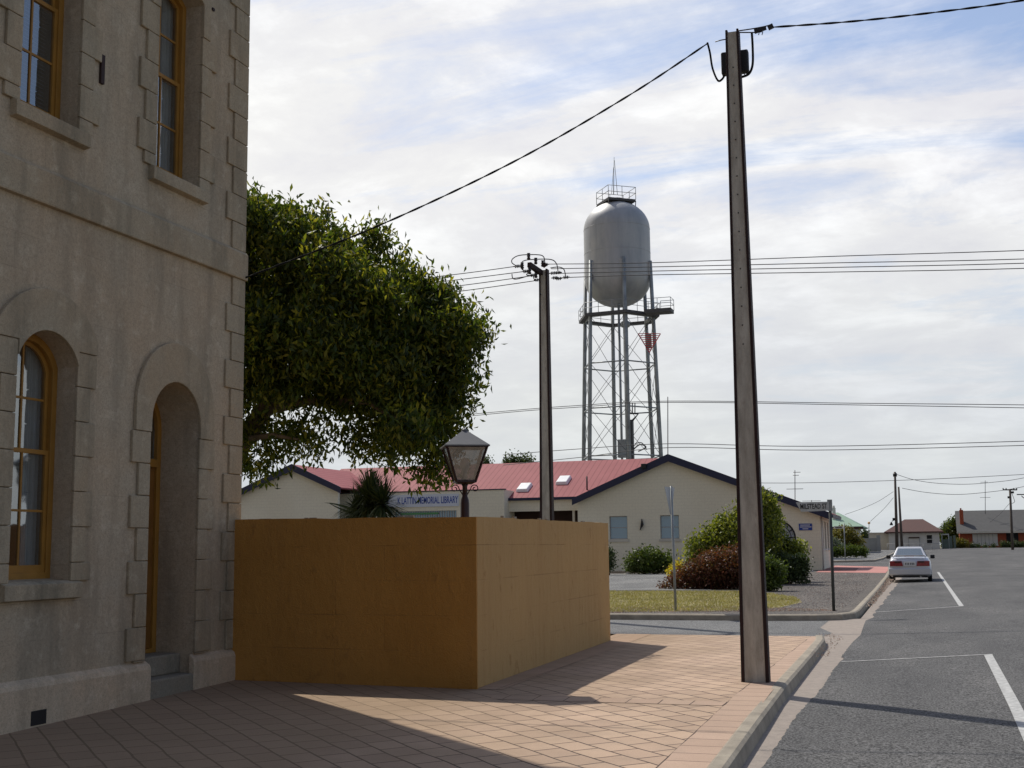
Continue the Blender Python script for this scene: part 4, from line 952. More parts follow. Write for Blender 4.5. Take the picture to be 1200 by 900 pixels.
# ------------------------------------------------------------------ library
LY = 73.65
lib = thing('library_building', (-17, 76, hgt(76)), 'long cream block library with red corrugated roof and navy gable edges', 'building')
lo = Vector((-17, 76, hgt(76)))
def gable_wing(name_px, Yf, Yb, fascia=.42, holes=(), x_l=None, x_r=None):
    (lx, ly), (ax, ay), (rx_, ry) = name_px
    Lp, Ap, Rp = at(lx, ly, Yf), at(ax, ay, Yf), at(rx_, ry, Yf)
    zb_ = hgt(Yf)-.3
    wl = x_l if x_l is not None else Lp.x+.3; wr = x_r if x_r is not None else Rp.x-.35
    zl = Lp.z+(Ap.z-Lp.z)*(wl-Lp.x)/(Ap.x-Lp.x)-.16; zr = Rp.z+(Ap.z-Rp.z)*(Rp.x-wr)/(Rp.x-Ap.x)-.16
    m_ = MB(lo); m_.plate([(wl, zb_), (wr, zb_), (wr, zr), (Ap.x, Ap.z-.16), (wl, zl)], holes, .25, lambda u, v, w: Vector((u, Yf+w, v)))
    m_.box((wl, Yf+.25, zb_), (wl+.25, Yb, zl-.1)); m_.box((wl, Yb-.25, zb_), (wr, Yb, min(zl, zr)-.1))
    m_.build('wall', M['cream'], lib)
    m_ = MB(lo)
    for (P, Q) in ((Lp, Ap), (Rp, Ap)):
        a, b = Vector((P.x, Yf-.35, P.z)), Vector((Q.x, Yf-.35, Q.z)); a2, b2 = a.copy(), b.copy(); a2.y = b2.y = Yb
        th = Vector((0, 0, .09)); m_.add([a, b, b2, a2, a-th, b-th, b2-th, a2-th], [(0, 1, 2, 3), (4, 5, 6, 7), (0, 1, 5, 4), (1, 2, 6, 5), (2, 3, 7, 6), (3, 0, 4, 7)])
    rf_ = m_.build('roof', M['roof'], lib)
    m_ = MB(lo)
    for (P, Q) in ((Lp, Ap), (Rp, Ap)):
        yy = Yf-.385; up = Vector((0, 0, .03)); f = Vector((0, 0, fascia)); a, b = Vector((P.x, yy, P.z)), Vector((Q.x, yy, Q.z)); s2 = Vector((0, .06, 0))
        m_.add([a+up, b+up, b-f, a-f*.9, a+up+s2, b+up+s2, b-f+s2, a-f*.9+s2], [(0, 1, 2, 3), (4, 5, 6, 7), (0, 1, 5, 4), (1, 2, 6, 5), (2, 3, 7, 6), (3, 0, 4, 7)])
    m_.build('bargeboard', M['navy'], rf_)
    return Lp, Ap, Rp, wl, wr, zl, zr
def rect(px0, py0, px1, py1, Y):
    a = at(px0, py1, Y); b = at(px1, py0, Y); return [(a.x, a.z), (b.x, a.z), (b.x, b.z), (a.x, b.z)]
win_px = [(714.5, 604.5, 735, 632), (774, 603.5, 795.5, 631.5)]
rects = [rect(*w, LY) for w in win_px]
aw_c = at(911, 631, LY); ar = 1.04
aw = [(aw_c.x+ar*math.cos(a), aw_c.z+ar*math.sin(a)) for a in [math.pi*i/16 for i in range(17)]]+[(aw_c.x-ar, aw_c.z-1.3), (aw_c.x+ar, aw_c.z-1.3)]
aw = aw[:]  # arched opening hidden partly by the bushes
Lp, Ap, Rp, wl, wr, zl, zr = gable_wing([(672, 585), (784, 533), (975, 602)], LY, 80.5, holes=rects+[aw], x_l=at(677, 600, LY).x, x_r=-6.02)
for r_ in rects:
    (x0, z0), (x1, _), (_, z1), _ = r_[0], r_[1], r_[2], r_[3]
    m_ = MB(lo); m_.plate(r_, [[(x0+.05, z0+.05), (x1-.05, z0+.05), (x1-.05, z1-.05), (x0+.05, z1-.05)]], .06, lambda u, v, w: Vector((u, LY+.12+w, v))); m_.box((x0+.05, LY+.13, (z0+z1)/2-.02), (x1-.05, LY+.16, (z0+z1)/2+.02)); wn = m_.build('window', M['greyfence'], lib)
    m_ = MB(lo); m_.add([(x0, LY+.15, z0), (x1, LY+.15, z0), (x1, LY+.15, z1), (x0, LY+.15, z1)], [(0, 1, 2, 3)]); m_.build('glass', M['glass_lib'], wn)
    m_ = MB(lo); m_.box((x0-.08, LY-.06, z0-.16), (x1+.08, LY+.12, z0-.003)); m_.build('sill', M['cream_far'], wn)
    m_ = MB(lo); m_.box((x0+.06, LY+.2, z0+.05), (x1-.06, LY+.22, z1-.05)); m_.build('blind', M['blind'], wn)
m_ = MB(lo); m_.tube([(u, LY+.05, v) for u, v in aw[:17]]+[(aw_c.x-ar, LY+.05, aw_c.z-1.3)], .07, 6); m_.tube([(aw_c.x+ar, LY+.05, aw_c.z), (aw_c.x+ar, LY+.05, aw_c.z-1.3)], .07, 6); m_.tube([(aw_c.x+(ar-.25)*math.cos(math.pi*i/16), LY+.05, aw_c.z+(ar-.25)*math.sin(math.pi*i/16)) for i in range(17)], .025, 5)
m_.bar((aw_c.x-ar, LY+.06, aw_c.z+.05), (aw_c.x+ar, LY+.06, aw_c.z+.05), .05)
for k in range(1, 6): a = math.pi*k/6; m_.tube([(aw_c.x+(ar-.25)*math.cos(a), LY+.05, aw_c.z+(ar-.25)*math.sin(a)), (aw_c.x+ar*math.cos(a), LY+.05, aw_c.z+ar*math.sin(a))], .03, 5)
awn = m_.build('arched_window', M['black'], lib)
m_ = MB(lo); m_.plate(aw, [], .02, lambda u, v, w: Vector((u, LY+.14+w, v))); m_.build('glass', mat('pale_arch_glass', (.5, .55, .62), .2, .1, 1, 0), awn)
# right side wall with tall windows (runs parallel to the street)
sx0 = -6.02
sw_h = [[(y0, 1.35), (y0+1.2, 1.35), (y0+1.2, 2.95), (y0, 2.95)] for y0 in (74.6, 76.6, 78.6)]
m_ = MB(lo); m_.plate([(LY+.25, hgt(LY)-.3), (80.5, hgt(LY)-.3), (80.5, zr-.02), (LY+.25, zr-.02)], sw_h, .25, lambda u, v, w: Vector((sx0-w, u, v))); m_.build('wall', M['cream'], lib)
for (y0, z0), (y1, _), (_, z1), _ in sw_h:
    m_ = MB(lo); m_.plate([(y0, z0), (y1, z0), (y1, z1), (y0, z1)], [[(y0+.08, z0+.08), (y1-.08, z0+.08), (y1-.08, z1-.08), (y0+.08, z1-.08)]], .08, lambda u, v, w: Vector((sx0-.1-w, u, v))); wn = m_.build('window', M['porch'], lib)
    m_ = MB(lo); m_.add([(sx0-.14, y0, z0), (sx0-.14, y1, z0), (sx0-.14, y1, z1), (sx0-.14, y0, z1)], [(0, 1, 2, 3)]); m_.build('glass', M['glass_lib'], wn)
    m_ = MB(lo); m_.box((sx0-.1, y0-.08, z0-.1), (sx0+.07, y1+.08, z0-.003)); m_.build('sill', M['white_far'], wn)
m_ = MB(lo); m_.tube([(sx0+.06, LY+.35, hgt(LY)), (sx0+.06, LY+.35, zr-.1)], .05, 6); m_.build('downpipe', M['white_far'], lib)
m_ = MB(lo); m_.box((Rp.x-.06, LY-.3, Rp.z-.22), (Rp.x+.06, 80.5, Rp.z-.04)); m_.build('gutter', M['navy'], lib)
# left wing
L2, Ap2, R2, wl2, wr2, zl2, zr2 = gable_wing([(262, 585), (345, 544.5), (402, 571.5)], 72.2, 81)
# main range between them
ye, yr = 75.2, 81.0
ze = at(620, 583, ye).z; zr_ = at(620, 542, yr).z; xa, xb = at(345, 560, 74).x, at(755, 560, 80).x+2.0
m_ = MB(lo); th = Vector((0, 0, .09))
for (Y0, Y1) in ((ye-.2, yr), (86.8, yr)):
    a, b, c, d = Vector((xa, Y0, ze-.05)), Vector((xb-1.8, Y0, ze-.05)), Vector((xb, Y1, zr_)), Vector((xa, Y1, zr_))
    m_.add([a, b, c, d, a-th, b-th, c-th, d-th], [(0, 1, 2, 3), (4, 5, 6, 7), (0, 1, 5, 4), (1, 2, 6, 5), (2, 3, 7, 6), (3, 0, 4, 7)])
mroof = m_.build('roof', M['roof'], lib)
m_ = MB(lo); m_.box((xa, ye-.26, ze-.19), (at(676, 583, ye).x, ye-.2, ze-.02)); m_.build('gutter', M['navy'], lib)
# entrance: cream band, dark recess
xe0, xe1 = at(591, 590, ye).x, at(680, 590, ye).x
zb1 = at(630, 599, ye).z
m_ = MB(lo); m_.box((xe0-14, ye-.05, zb1), (xe1, ye+.2, ze-.15)); m_.box((xa, 86.3, 0), (xb, 86.6, ze-.1)); m_.build('wall', M['cream'], lib)
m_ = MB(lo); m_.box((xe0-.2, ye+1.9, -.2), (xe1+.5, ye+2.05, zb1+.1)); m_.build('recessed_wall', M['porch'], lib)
m_ = MB(lo); pxx = at(672, 605, ye).x; m_.box((pxx-.07, ye+.02, 0), (pxx+.07, ye+.16, zb1)); m_.build('post', M['cream_far'], lib)
# parapet block with sign
Yp = 74.2; xp0, xp1 = at(402, 590, Yp).x-.5, at(591, 590, Yp).x
zpt = at(560, 574.7, Yp).z
sw = rect(462, 598, 535, 640, Yp)
m_ = MB(lo); m_.plate([(xp0, -.2), (xp1, -.2), (xp1, zpt), (xp0, zpt)], [sw], .25, lambda u, v, w: Vector((u, Yp+w, v))); m_.box((xp1-.25, Yp+.25, -.2), (xp1, ye+1.0, zpt)); m_.build('parapet_wall', M['cream'], lib)
m_ = MB(lo); m_.box((xp0, Yp-.04, zpt), (xp1+.04, Yp+.3, zpt+.07)); m_.build('parapet_cap', M['navy'], lib)
(x0, z0), (x1, _), (_, z1), _ = sw
m_ = MB(lo); m_.add([(x0, Yp+.2, z0), (x1, Yp+.2, z0), (x1, Yp+.2, z1), (x0, Yp+.2, z1)], [(0, 1, 2, 3)]); gw = m_.build('window', M['glass_lib'], lib)
m_ = MB(lo); k = x0
while k < x1: m_.box((k, Yp+.16, z0), (k+.05, Yp+.19, z1)); k += .17
m_.build('louvre', M['galv'], gw)
m_ = MB(lo); m_.box((x0+.4, Yp+.1, z1-.22), (x1-1.3, Yp+.15, z1-.1)); m_.build('awning', mat('green_awning', (.1, .3, .12), .6, .1, 2, 0), gw)
s0, s1 = at(440, 581, Yp-.06), at(537.5, 593, Yp-.06)
m_ = MB(lo); m_.box((s0.x, Yp-.06, s1.z), (s1.x, Yp-.003, s0.z)); sgn = m_.build('sign_panel', M['palesign'], lib)
mt = Matrix.Translation(Vector((s1.x-.05, Yp-.067, (s0.z+s1.z)/2))-lo) @ Matrix.Rotation(math.pi/2, 4, 'X')
text_mesh('lettering', 'K LATTIN MEMORIAL LIBRARY', .62, M['bluetext'], sgn, mt, .004, .50, 'RIGHT')
# skylights and roof bits on main range
nrm = Vector((0, -(zr_-ze+.05), (yr-ye+.2))).normalized(); sl = Vector((0, yr-ye+.2, zr_-ze+.05)).normalized()
def onroof(px, py):
    d = RT*((px-600)/F_PX)+UP*((450-py)/F_PX)+FW; p0 = Vector((xa, ye-.2, ze-.05)); o_ = Vector((0, 0, EYE)); t_ = (p0-o_).dot(nrm)/d.dot(nrm); return o_+d*t_
for (px, py) in ((614.5, 572.5), (660.5, 564)):
    c = onroof(px, py); m_ = MB(lo); ux = Vector((1, 0, 0)); w, l = .42, .62
    b_ = [c+ux*a*w+sl*b*l for a, b in ((-1, -1), (1, -1), (1, 1), (-1, 1))]; m_.hexa([p-nrm*.02 for p in b_], [c+ux*a*(w-.07)+sl*b*(l-.07)+nrm*.2 for a, b in ((-1, -1), (1, -1), (1, 1), (-1, 1))]); m_.build('skylight', M['offwhite'], mroof, bevel=.04)
p = onroof(688, 574); m_ = MB(lo); m_.tube([p-Vector((0, 0, .2)), p+Vector((0, 0, .85))], .05, 6); m_.build('vent_pipe', M['black'], mroof)
p = at(754, 546, LY-.6); m_ = MB(lo); m_.box((p.x-.16, p.y, p.z-.16), (p.x+.16, p.y+.2, p.z+.14)); m_.build('floodlight', M['black'], lib, bevel=.03)
p = at(752, 615, LY-.02); m_ = MB(lo)
m_.add([(p.x-.10, LY-.002, p.z-.32), (p.x+.12, LY-.002, p.z+.0), (p.x+.02, LY-.002, p.z+.36), (p.x-.10, LY-.14, p.z-.32), (p.x+.12, LY-.14, p.z), (p.x+.02, LY-.14, p.z+.36)], [(0, 1, 2), (3, 4, 5), (0, 1, 4, 3), (1, 2, 5, 4), (2, 0, 3, 5)]); m_.build('wall_light', M['black'], lib)
bs = rect(936.5, 613.5, 951.5, 621.5, LY); (x0, z0), (x1, _), (_, z1), _ = bs
m_ = MB(lo); m_.box((x0, LY-.04, z0), (x1, LY-.003, z1)); s_ = m_.build('wall_sign', M['bluesign'], lib)
m_ = MB(lo)
for k, (a, b) in enumerate(((.12, .86), (.08, .92), (.28, .72))):
    z = z1-(z1-z0)*(.22+.28*k); xx = x0+(x1-x0)*a
    while xx < x0+(x1-x0)*b: m_.box((xx, LY-.046, z-.03), (xx+.035, LY-.041, z+.03)); xx += .055
m_.build('lettering', M['white'], s_)
def antenna(px, y0, y1, Y, bars, label, r=.025):
    a, b = at(px, y0, Y), at(px, y1, Y); m_ = MB(b); m_.tube([b-Vector((0, 0, .3)), a], r, 5)
    for (py, w, dx) in bars: c = at(px, py, Y); m_.tube([c+Vector((-w+dx, -.2*w, 0)), c+Vector((w+dx, .2*w, 0))], r*.7, 5); 
    o = m_.build('antenna', M['wire']); tag(o, label, 'antenna'); return o
antenna(782.5, 465, 535, LY+3, [], 'slim bare whip mast standing on the gable apex beside the water tower', .03)
antenna(931.5, 551, 588, 79, [(573, .5, 0), (553.5, .22, .12), (557, .18, .06)], 'television antenna with crossbars on the right slope of the library roof')
antenna(951, 586, 594, 80, [(587, .55, 0)], 'small low antenna showing just behind the street name sign', .02)
antenna(1154.5, 563, 600, 188, [(583, .7, 0), (565, .5, -.15)], 'tall antenna on the ridge of the red brick house', .04)
# ------------------------------------------------------------------ bushes in front of the library
def bush(name, label, px_cl, Yb, m, n, ll, lw, base_px, seed, flat=.9, tuft=6, zmin=0, dep=1.0, bark=True, group=None):
    b = at(*base_px, Yb); b.z = hgt(Yb); t = thing(name, b, label, 'bush' if name != 'tree' else 'tree', group)
    cl_ = []
    for (px, py, r, *dy) in px_cl:
        Y = Yb+(dy[0] if dy else 0); p = at(px, py, Y); rm = r*Y*1.03/1450; cl_.append((p.x, p.y, p.z, rm, rm*dep, rm*flat))
    leaves('foliage', cl_, n, ll, lw, m, t, b, seed, shell=.45, tuft=tuft)
    if bark:
        m_ = MB(b); rg_ = random.Random(seed)
        for c in rg_.sample(cl_, min(4, len(cl_))): m_.tube([b+Vector((0, 0, -.1)), b.lerp(Vector(c[:3]), .5)+Vector((0, 0, -.1)), Vector(c[:3])], [.05, .035, .015], 6)
        m_.build('stem', M['bark'], t)
    return t
# ground points for bases
yb1 = gnd(860, 684).y
bush('flowering_bush', 'tall yellow green bush with open leaves behind the near power pole', [(846, 632, 17), (828, 642, 14), (868, 622, 20), (815, 655, 11), (888, 603, 18), (900, 592, 12), (872, 600, 11), (848, 610, 8), (888, 582, 7), (870, 645, 24), (896, 625, 20), (812, 638, 7), (838, 622, 9), (825, 628, 6)], 50, M['leaf_bush'], 12000, .17, .07, (865, 680), 21)
bush('round_bush', 'low rounded green bush on the stony bed below the library windows', [(760, 657, 16), (748, 659, 11), (775, 658, 11), (740, 662, 7), (784, 662, 6)], 66, M['leaf_hedge'], 6000, .16, .08, (760, 668), 22, .75)
bush('slim_bush', 'narrow dark bush showing at the right end of the orange wall', [(714, 652, 5), (714, 660, 6), (713, 646, 3)], 64, M['leaf_dark'], 900, .15, .06, (714, 668), 23)
bush('yellow_bush', 'small patch of yellow flowers at the left end of the red bush', [(790, 669, 3.5), (796, 665, 4), (786, 671, 2.5)], 48.5, M['leaf_yellow'], 700, .1, .07, (792, 675), 24)
bush('red_bush', 'spreading dark red bush beside the dry grass strip, left of the near power pole', [(838, 667, 24), (815, 675, 18), (858, 664, 24), (797, 681, 12), (781, 688, 6), (863, 674, 20), (840, 682, 14), (825, 684, 12)], 45, M['leaf_red'], 20000, .11, .045, (830, 692), 25, .8)
bush('small_bush', 'yellow green bush low at the right side of the near power pole', [(893, 665, 14), (903, 678, 13), (895, 685, 13), (910, 668, 10), (885, 676, 9)], 43, M['leaf_hedge'], 6000, .11, .05, (895, 694), 26)
bush('arching_bush', 'green bush with arching branches in front of the arched window', [(902, 612, 12), (910, 642, 12), (925, 648, 11), (900, 640, 14), (936, 643, 7), (900, 598, 7), (916, 636, 8)], 53, M['leaf_bush'], 7500, .16, .06, (915, 676), 27)
bush('grey_green_bush', 'dark grey green bush at the foot of the library wall, behind the arching bush', [(920, 665, 14), (932, 668, 12), (940, 676, 7), (910, 672, 14), (938, 660, 8), (905, 660, 12)], 50, M['leaf_dark'], 7000, .13, .06, (925, 682), 28)
# stones edging the bed
rg = random.Random(8); stones = []
for k in range(7):
    px = (946, 938, 930, 800, 760, 735, 950)[k]; py = (672, 679, 677, 673, 673, 673, 670)[k]
    p = gnd(px, py); m_ = MB(p); m_.lathe(p-Vector((0, 0, .05)), [(.02, 0), (.14, .02), (.17, .09), (.1, .15), (.01, .17)], 7, rot=k)
    o = m_.build('stone', M['rock']); o.scale = (rg.uniform(.8, 1.8), rg.uniform(.8, 1.2), rg.uniform(.6, 1)); o.rotation_euler.z = rg.uniform(0, 3)
    tag(o, ['pale stone on the verge nearest the library corner', 'pale stone at the foot of the grey green bush', 'pale stone left of the one under the grey green bush', 'pale stone on the bed edge touching the yellow flowers', 'pale stone below the low rounded green bush', 'pale stone on the bed edge close to the orange wall end', 'pale stone against the foot of the library corner'][k], 'stone', 'edging stones')
edge_line = [gnd(470, 671.8), gnd(795, 671.8)]
mb = MB(); a, b = edge_line; a.z += .02; b.z += .02; mb.bar(a, b, .12, .16); o = mb.build('kerb', M['kerb_c'], kind='structure')
# pebbly mulch and grass (uncountable)
def scatter(name, poly, n, m, h, w, lab, cat, seed, blade=True):
    rg_ = np.random.default_rng(seed); xs = [p[0] for p in poly]; ys = [p[1] for p in poly]; V = []; cnt = 0
    def inside(x, y):
        c = False; j = len(poly)-1
        for i in range(len(poly)):
            if (poly[i][1] > y) != (poly[j][1] > y) and x < (poly[j][0]-poly[i][0])*(y-poly[i][1])/(poly[j][1]-poly[i][1])+poly[i][0]: c = not c
            j = i
        return c
    F_ = []
    while cnt < n:
        x = rg_.uniform(min(xs), max(xs)); y = rg_.uniform(min(ys), max(ys))
        if not inside(x, y): continue
        z = hgt(y)+.004; a = rg_.uniform(0, 6.28); hh = h*rg_.uniform(.4, 1.2); k = len(V)
        if blade:
            lx, ly_ = rg_.normal(0, hh*.5, 2); V += [(x-w*math.cos(a), y-w*math.sin(a), z), (x+w*math.cos(a), y+w*math.sin(a), z), (x+lx, y+ly_, z+hh)]; F_.append((k, k+1, k+2))
        else:
            s_ = w*rg_.uniform(.5, 1.4); V += [(x-s_, y, z), (x, y-s_*.8, z), (x+s_, y, z), (x, y+s_*.8, z), (x, y, z+s_*.9)]; F_ += [(k, k+1, k+4), (k+1, k+2, k+4), (k+2, k+3, k+4), (k+3, k, k+4)]
        cnt += 1
    me = bpy.data.meshes.new(name); me.from_pydata(V, [], F_); me.materials.append(m); o = bpy.data.objects.new(name, me); C.objects.link(o); tag(o, lab, cat, kind='stuff')
vis = [p for p in gpoly([(700, 693), (860, 693), (905, 696), (932, 700), (940, 706), (915, 712), (880, 716), (700, 718)])]
scatter('grass', vis, 26000, M['grass'], .06, .008, 'short dry green and straw coloured grass in front of the red bush', 'grass', 5)
leafl = leaf_mat('leaf_litter_bits', [(.35, .2, .13), (.22, .12, .08), (.45, .38, .3), (.15, .12, .1)], .1, .2)
litter_p = gpoly([(700, 711), (880, 711), (960, 714), (985, 716), (700, 718.5)])
scatter('leaf_litter', litter_p, 3500, leafl, .03, .018, 'dry leaves and bark litter strewn behind the lane kerb', 'leaf litter', 6, False)
litter2 = gpoly([(900, 702), (960, 672), (1020, 672), (1015, 690), (990, 712), (930, 714)])
scatter('pebbles', litter2, 5000, leaf_mat('pebble_bits', [(.2, .18, .16), (.4, .36, .32), (.1, .09, .09), (.24, .15, .11)], 0, .2), .02, .016, 'loose pebbles and grit on the bare verge by the street name sign', 'pebbles', 9, False)
scatter('kerb_litter', [(-1.74, 18.5), (-1.5, 18.5), (-1.5, 22.4), (-1.75, 23.2), (-2.0, 23.2), (-1.74, 22.3)], 160, leafl, .02, .010, 'dry leaves and grit in the gutter at the near kerb end', 'leaf litter', 12, False)
litter3 = [(-1.63, 22), (-1.45, 22), (-1.5, 24.5), (-1.8, 24.5)]
scatter('gutter_litter', [(-1.68, 33), (-1.5, 33), (-1.6, 60), (-1.9, 60)], 900, leafl, .03, .02, 'dry leaves caught along the far gutter', 'leaf litter', 10, False)
# ------------------------------------------------------------------ signs on the verge
gp = gnd(792, 716); gt = at(786.5, 571, gp.y)
gs = thing('give_way_sign', gp, 'triangular road sign seen from its grey edge on a thin post in the grass strip', 'road sign')
mb = MB(gp); mb.tube([gp-Vector((0, 0, .3)), Vector((gt.x, gp.y, gt.z+.03))], .032, 10); mb.build('post', M['galv'], gs)
mb = MB(gp); ang = R(83)
# triangle plate: flat, nearly edge on to the camera
ct = Vector((gt.x, gp.y-.05, gt.z)); u = Vector((math.cos(ang), math.sin(ang), 0)); 
tri_ = [(-.42, 0), (.38, 0), (.0, -.72)]
nn = Vector((-u.y, u.x, 0)); mb.plate([(a-.0, b) for a, b in tri_], [], .006, lambda a, b, w: ct+u*a+Vector((0, 0, b))+nn*(w+.02)); mb.build('sign_plate', mat('sign_back_grey', (.42, .43, .44), .45, .12, 3, 0), gs)
sp2 = gnd(977, 716); st_ = at(972.5, 586.5, sp2.y)
ss = thing('street_name_sign', sp2, 'white street name blade reading MILSTEAD ST on a dark post at the kerb corner', 'street sign')
mb = MB(sp2); mb.tube([sp2-Vector((0, 0, .3)), Vector((st_.x, sp2.y, st_.z))], .038, 10); mb.build('post', mat('dark_post', (.07, .075, .07), .6, .2, 3, 0), ss)
mb = MB(sp2); e = Vector((st_.x, sp2.y-.045, st_.z-.13)); dirn = Vector((-1, -.12, 0)).normalized(); ln = .80; 
mb.plate([(0.02, -.115), (ln-.12, -.135), (ln, .10), (0.02, .10)], [], .012, lambda a, b, w: e+dirn*a+Vector((0, w-.03, b))); bl = mb.build('sign_blade', mat('blade_white', (.55, .55, .52), .5, .15, 8, 0), ss)
rotz = math.atan2(-dirn.y, -dirn.x)
mt = Matrix.Translation(e+dirn*(ln*.48)+Vector((0, -.036, -.012))-sp2) @ Matrix.Rotation(rotz, 4, 'Z') @ Matrix.Rotation(math.pi/2, 4, 'X')
text_mesh('lettering', 'MILSTEAD ST', .175, M['black'], bl, mt, .001, .62)
mb = MB(sp2); mb.box((st_.x-.06, sp2.y-.06, st_.z-.25), (st_.x+.05, sp2.y+.05, st_.z+.02)); mb.build('bracket', M['galv'], ss)
# ------------------------------------------------------------------ parked car
cpos = Vector((-.92, 55.6, hgt(55.6)-.12)); car = thing('parked_car', cpos, 'silver sedan parked at the left kerb, seen from behind', 'car')
W_, Hc = 1.74, 1.52
def T(x, y, z): return cpos+Vector((x, y, z))
def section(y, hw, zb_, zs_, zt2, top=.86):
    return [(0, y, zb_), (hw*.86, y, zb_), (hw*.97, y, zb_+.07), (hw, y, (zb_+zs_)/2), (hw*.975, y, zs_), (hw*top, y, zt2), (0, y, zt2+.015)]
st = [(0.0, .80, .30, .62, .68, .86), (.05, .85, .24, .78, .93, .84), (.25, .87, .22, .84, 1.03, .84), (.62, .87, .20, .86, 1.06, .86), (1.6, .87, .19, .86, 1.0, .92), (2.9, .87, .19, .86, .99, .92), (3.3, .87, .2, .84, .98, .88), (4.0, .84, .22, .72, .84, .85), (4.35, .74, .27, .62, .70, .85), (4.42, .62, .32, .52, .60, .9)]
mb = MB(cpos); rows = []
for (y, hw, a, b, c, tp) in st:
    s_ = section(y, hw, a, b, c, tp); full = s_+[(-x, yy, z) for x, yy, z in s_[-2:0:-1]]; rows.append([T(*p) for p in full])
k = len(rows[0]); mb.add([v for r_ in rows for v in r_], [(i*k+j, i*k+(j+1) % k, (i+1)*k+(j+1) % k, (i+1)*k+j) for i in range(len(rows)-1) for j in range(k)]+[tuple(range(k)), tuple((len(rows)-1)*k+j for j in range(k))], True)
# cabin shell
cab = [((.70, .60), (.64, 1.02), ), ]
base4 = [(-.73, .55), (.73, .55), (.74, 3.2), (-.74, 3.2)]; roof4 = [(-.52, 1.25), (.52, 1.25), (.53, 2.25), (-.53, 2.25)]
zb0, zr0 = 1.02, Hc-.03
vs = [T(x, y, zb0-.05) for x, y in base4]+[T(x, y, zr0-.05) for x, y in roof4]+[T(x*.9, y+(.1 if y < 2 else -.1), zr0) for x, y in roof4]
mb.add(vs, [(i, (i+1) % 4, 4+(i+1) % 4, 4+i) for i in range(4)]+[(4+i, 4+(i+1) % 4, 8+(i+1) % 4, 8+i) for i in range(4)]+[(8, 9, 10, 11)])
body = mb.build('body', M['car'], car, bevel=.025)
def panel(name, q, m, par, off=.012):
    a, b, c, d = [Vector(p) for p in q]; n_ = (b-a).cross(d-a).normalized()*off; m_ = MB(cpos); m_.add([a+n_, b+n_, c+n_, d+n_, a, b, c, d], [(0, 1, 2, 3), (4, 5, 6, 7), (0, 1, 5, 4), (1, 2, 6, 5), (2, 3, 7, 6), (3, 0, 4, 7)]); return m_.build(name, m, par)
def lerpq(b0, b1, t1, t0, u0_, u1_, v0_, v1_):
    f = lambda u, v: (Vector(b0).lerp(Vector(b1), u)).lerp(Vector(t0).lerp(Vector(t1), u), v)
    return [f(u0_, v0_), f(u1_, v0_), f(u1_, v1_), f(u0_, v1_)]
B4 = vs[:4]; R4 = vs[4:8]
panel('rear_window', lerpq(B4[0], B4[1], R4[1], R4[0], .07, .93, .14, .93), M['glass_car'], car)
panel('windscreen', lerpq(B4[2], B4[3], R4[3], R4[2], .06, .94, .1, .93), M['glass_car'], car)
for s_ in ((1, 2), (3, 0)):
    panel('side_window', lerpq(B4[s_[0]], B4[s_[1]], R4[s_[1]], R4[s_[0]], .1, .5, .15, .9), M['glass_car'], car); panel('side_window', lerpq(B4[s_[0]], B4[s_[1]], R4[s_[1]], R4[s_[0]], .53, .9, .15, .9), M['glass_car'], car)
m_ = MB(cpos); m_.box(tuple(T(-.86, -.12, .30)), tuple(T(.86, .12, .60))); bp = m_.build('bumper', M['car'], car, bevel=.05)
m_ = MB(cpos); m_.box(tuple(T(-.70, -.04, .20)), tuple(T(.70, .2, .275))); m_.build('valance', M['black'], car)
for s_ in (-1, 1):
    x0, x1 = sorted((s_*.30, s_*.77)); m_ = MB(cpos)
    m_.add([T(s_*.27, -.05, .68), T(s_*.80, -.02, .68), T(s_*.80, .0, .89), T(s_*.32, -.03, .89), T(s_*.27, .06, .68), T(s_*.82, .12, .68), T(s_*.82, .15, .89), T(s_*.32, .09, .89)], [(0, 1, 2, 3), (4, 5, 6, 7), (0, 1, 5, 4), (1, 2, 6, 5), (2, 3, 7, 6), (3, 0, 4, 7)]); tl = m_.build('tail_light', M['taillight'], car, bevel=.01)
    m_ = MB(cpos); m_.box(tuple(T(min(s_*.34, s_*.6), -.055, .83)), tuple(T(max(s_*.34, s_*.6), .0, .882))); m_.build('indicator_lens', M['black'], tl)
    m_ = MB(cpos); m_.box(tuple(T(min(s_*.84, s_*1.03), 2.75, .96)), tuple(T(max(s_*.84, s_*1.03), 2.9, 1.12))); m_.build('wing_mirror', M['black'], car, bevel=.03)
    for yy in (.85, 3.45):
        m_ = MB(cpos); a = T(s_*.70, yy, .30); b = T(s_*.87, yy, .30); m_.tube([a, b], .30, 20); wh = m_.build('wheel', M['tyre'], car, bevel=.02)
        m_ = MB(cpos); m_.tube([T(s_*.85, yy, .30), T(s_*.88, yy, .30)], .19, 14); m_.build('rim', M['chrome'], wh)
m_ = MB(cpos); m_.tube([T(-.66, .22, 1.05), T(-.6, .20, 1.11), T(.6, .20, 1.11), T(.66, .22, 1.05)], .028, 8); m_.box(tuple(T(-.62, .13, 1.10)), tuple(T(.62, .27, 1.135))); m_.build('spoiler', M['car'], car)
m_ = MB(cpos); m_.box(tuple(T(-.2, .12, 1.085)), tuple(T(.2, .14, 1.105))); m_.build('brake_light', M['taillight'], car)
m_ = MB(cpos); m_.box(tuple(T(-.24, -.06, .69)), tuple(T(.24, .0, .86))); pt_ = m_.build('number_plate', M['white'], car)
m_ = MB(cpos)
for k in range(6): x = -.18+k*.063+(.02 if k > 2 else 0); m_.box(tuple(T(x, -.066, .73)), tuple(T(x+.03, -.061, .82)))
m_.build('plate_characters', M['black'], pt_)
m_ = MB(cpos); m_.tube([T(.42, -.05, .24), T(.42, .3, .24)], .035, 8); m_.build('exhaust', M['chrome'], car)
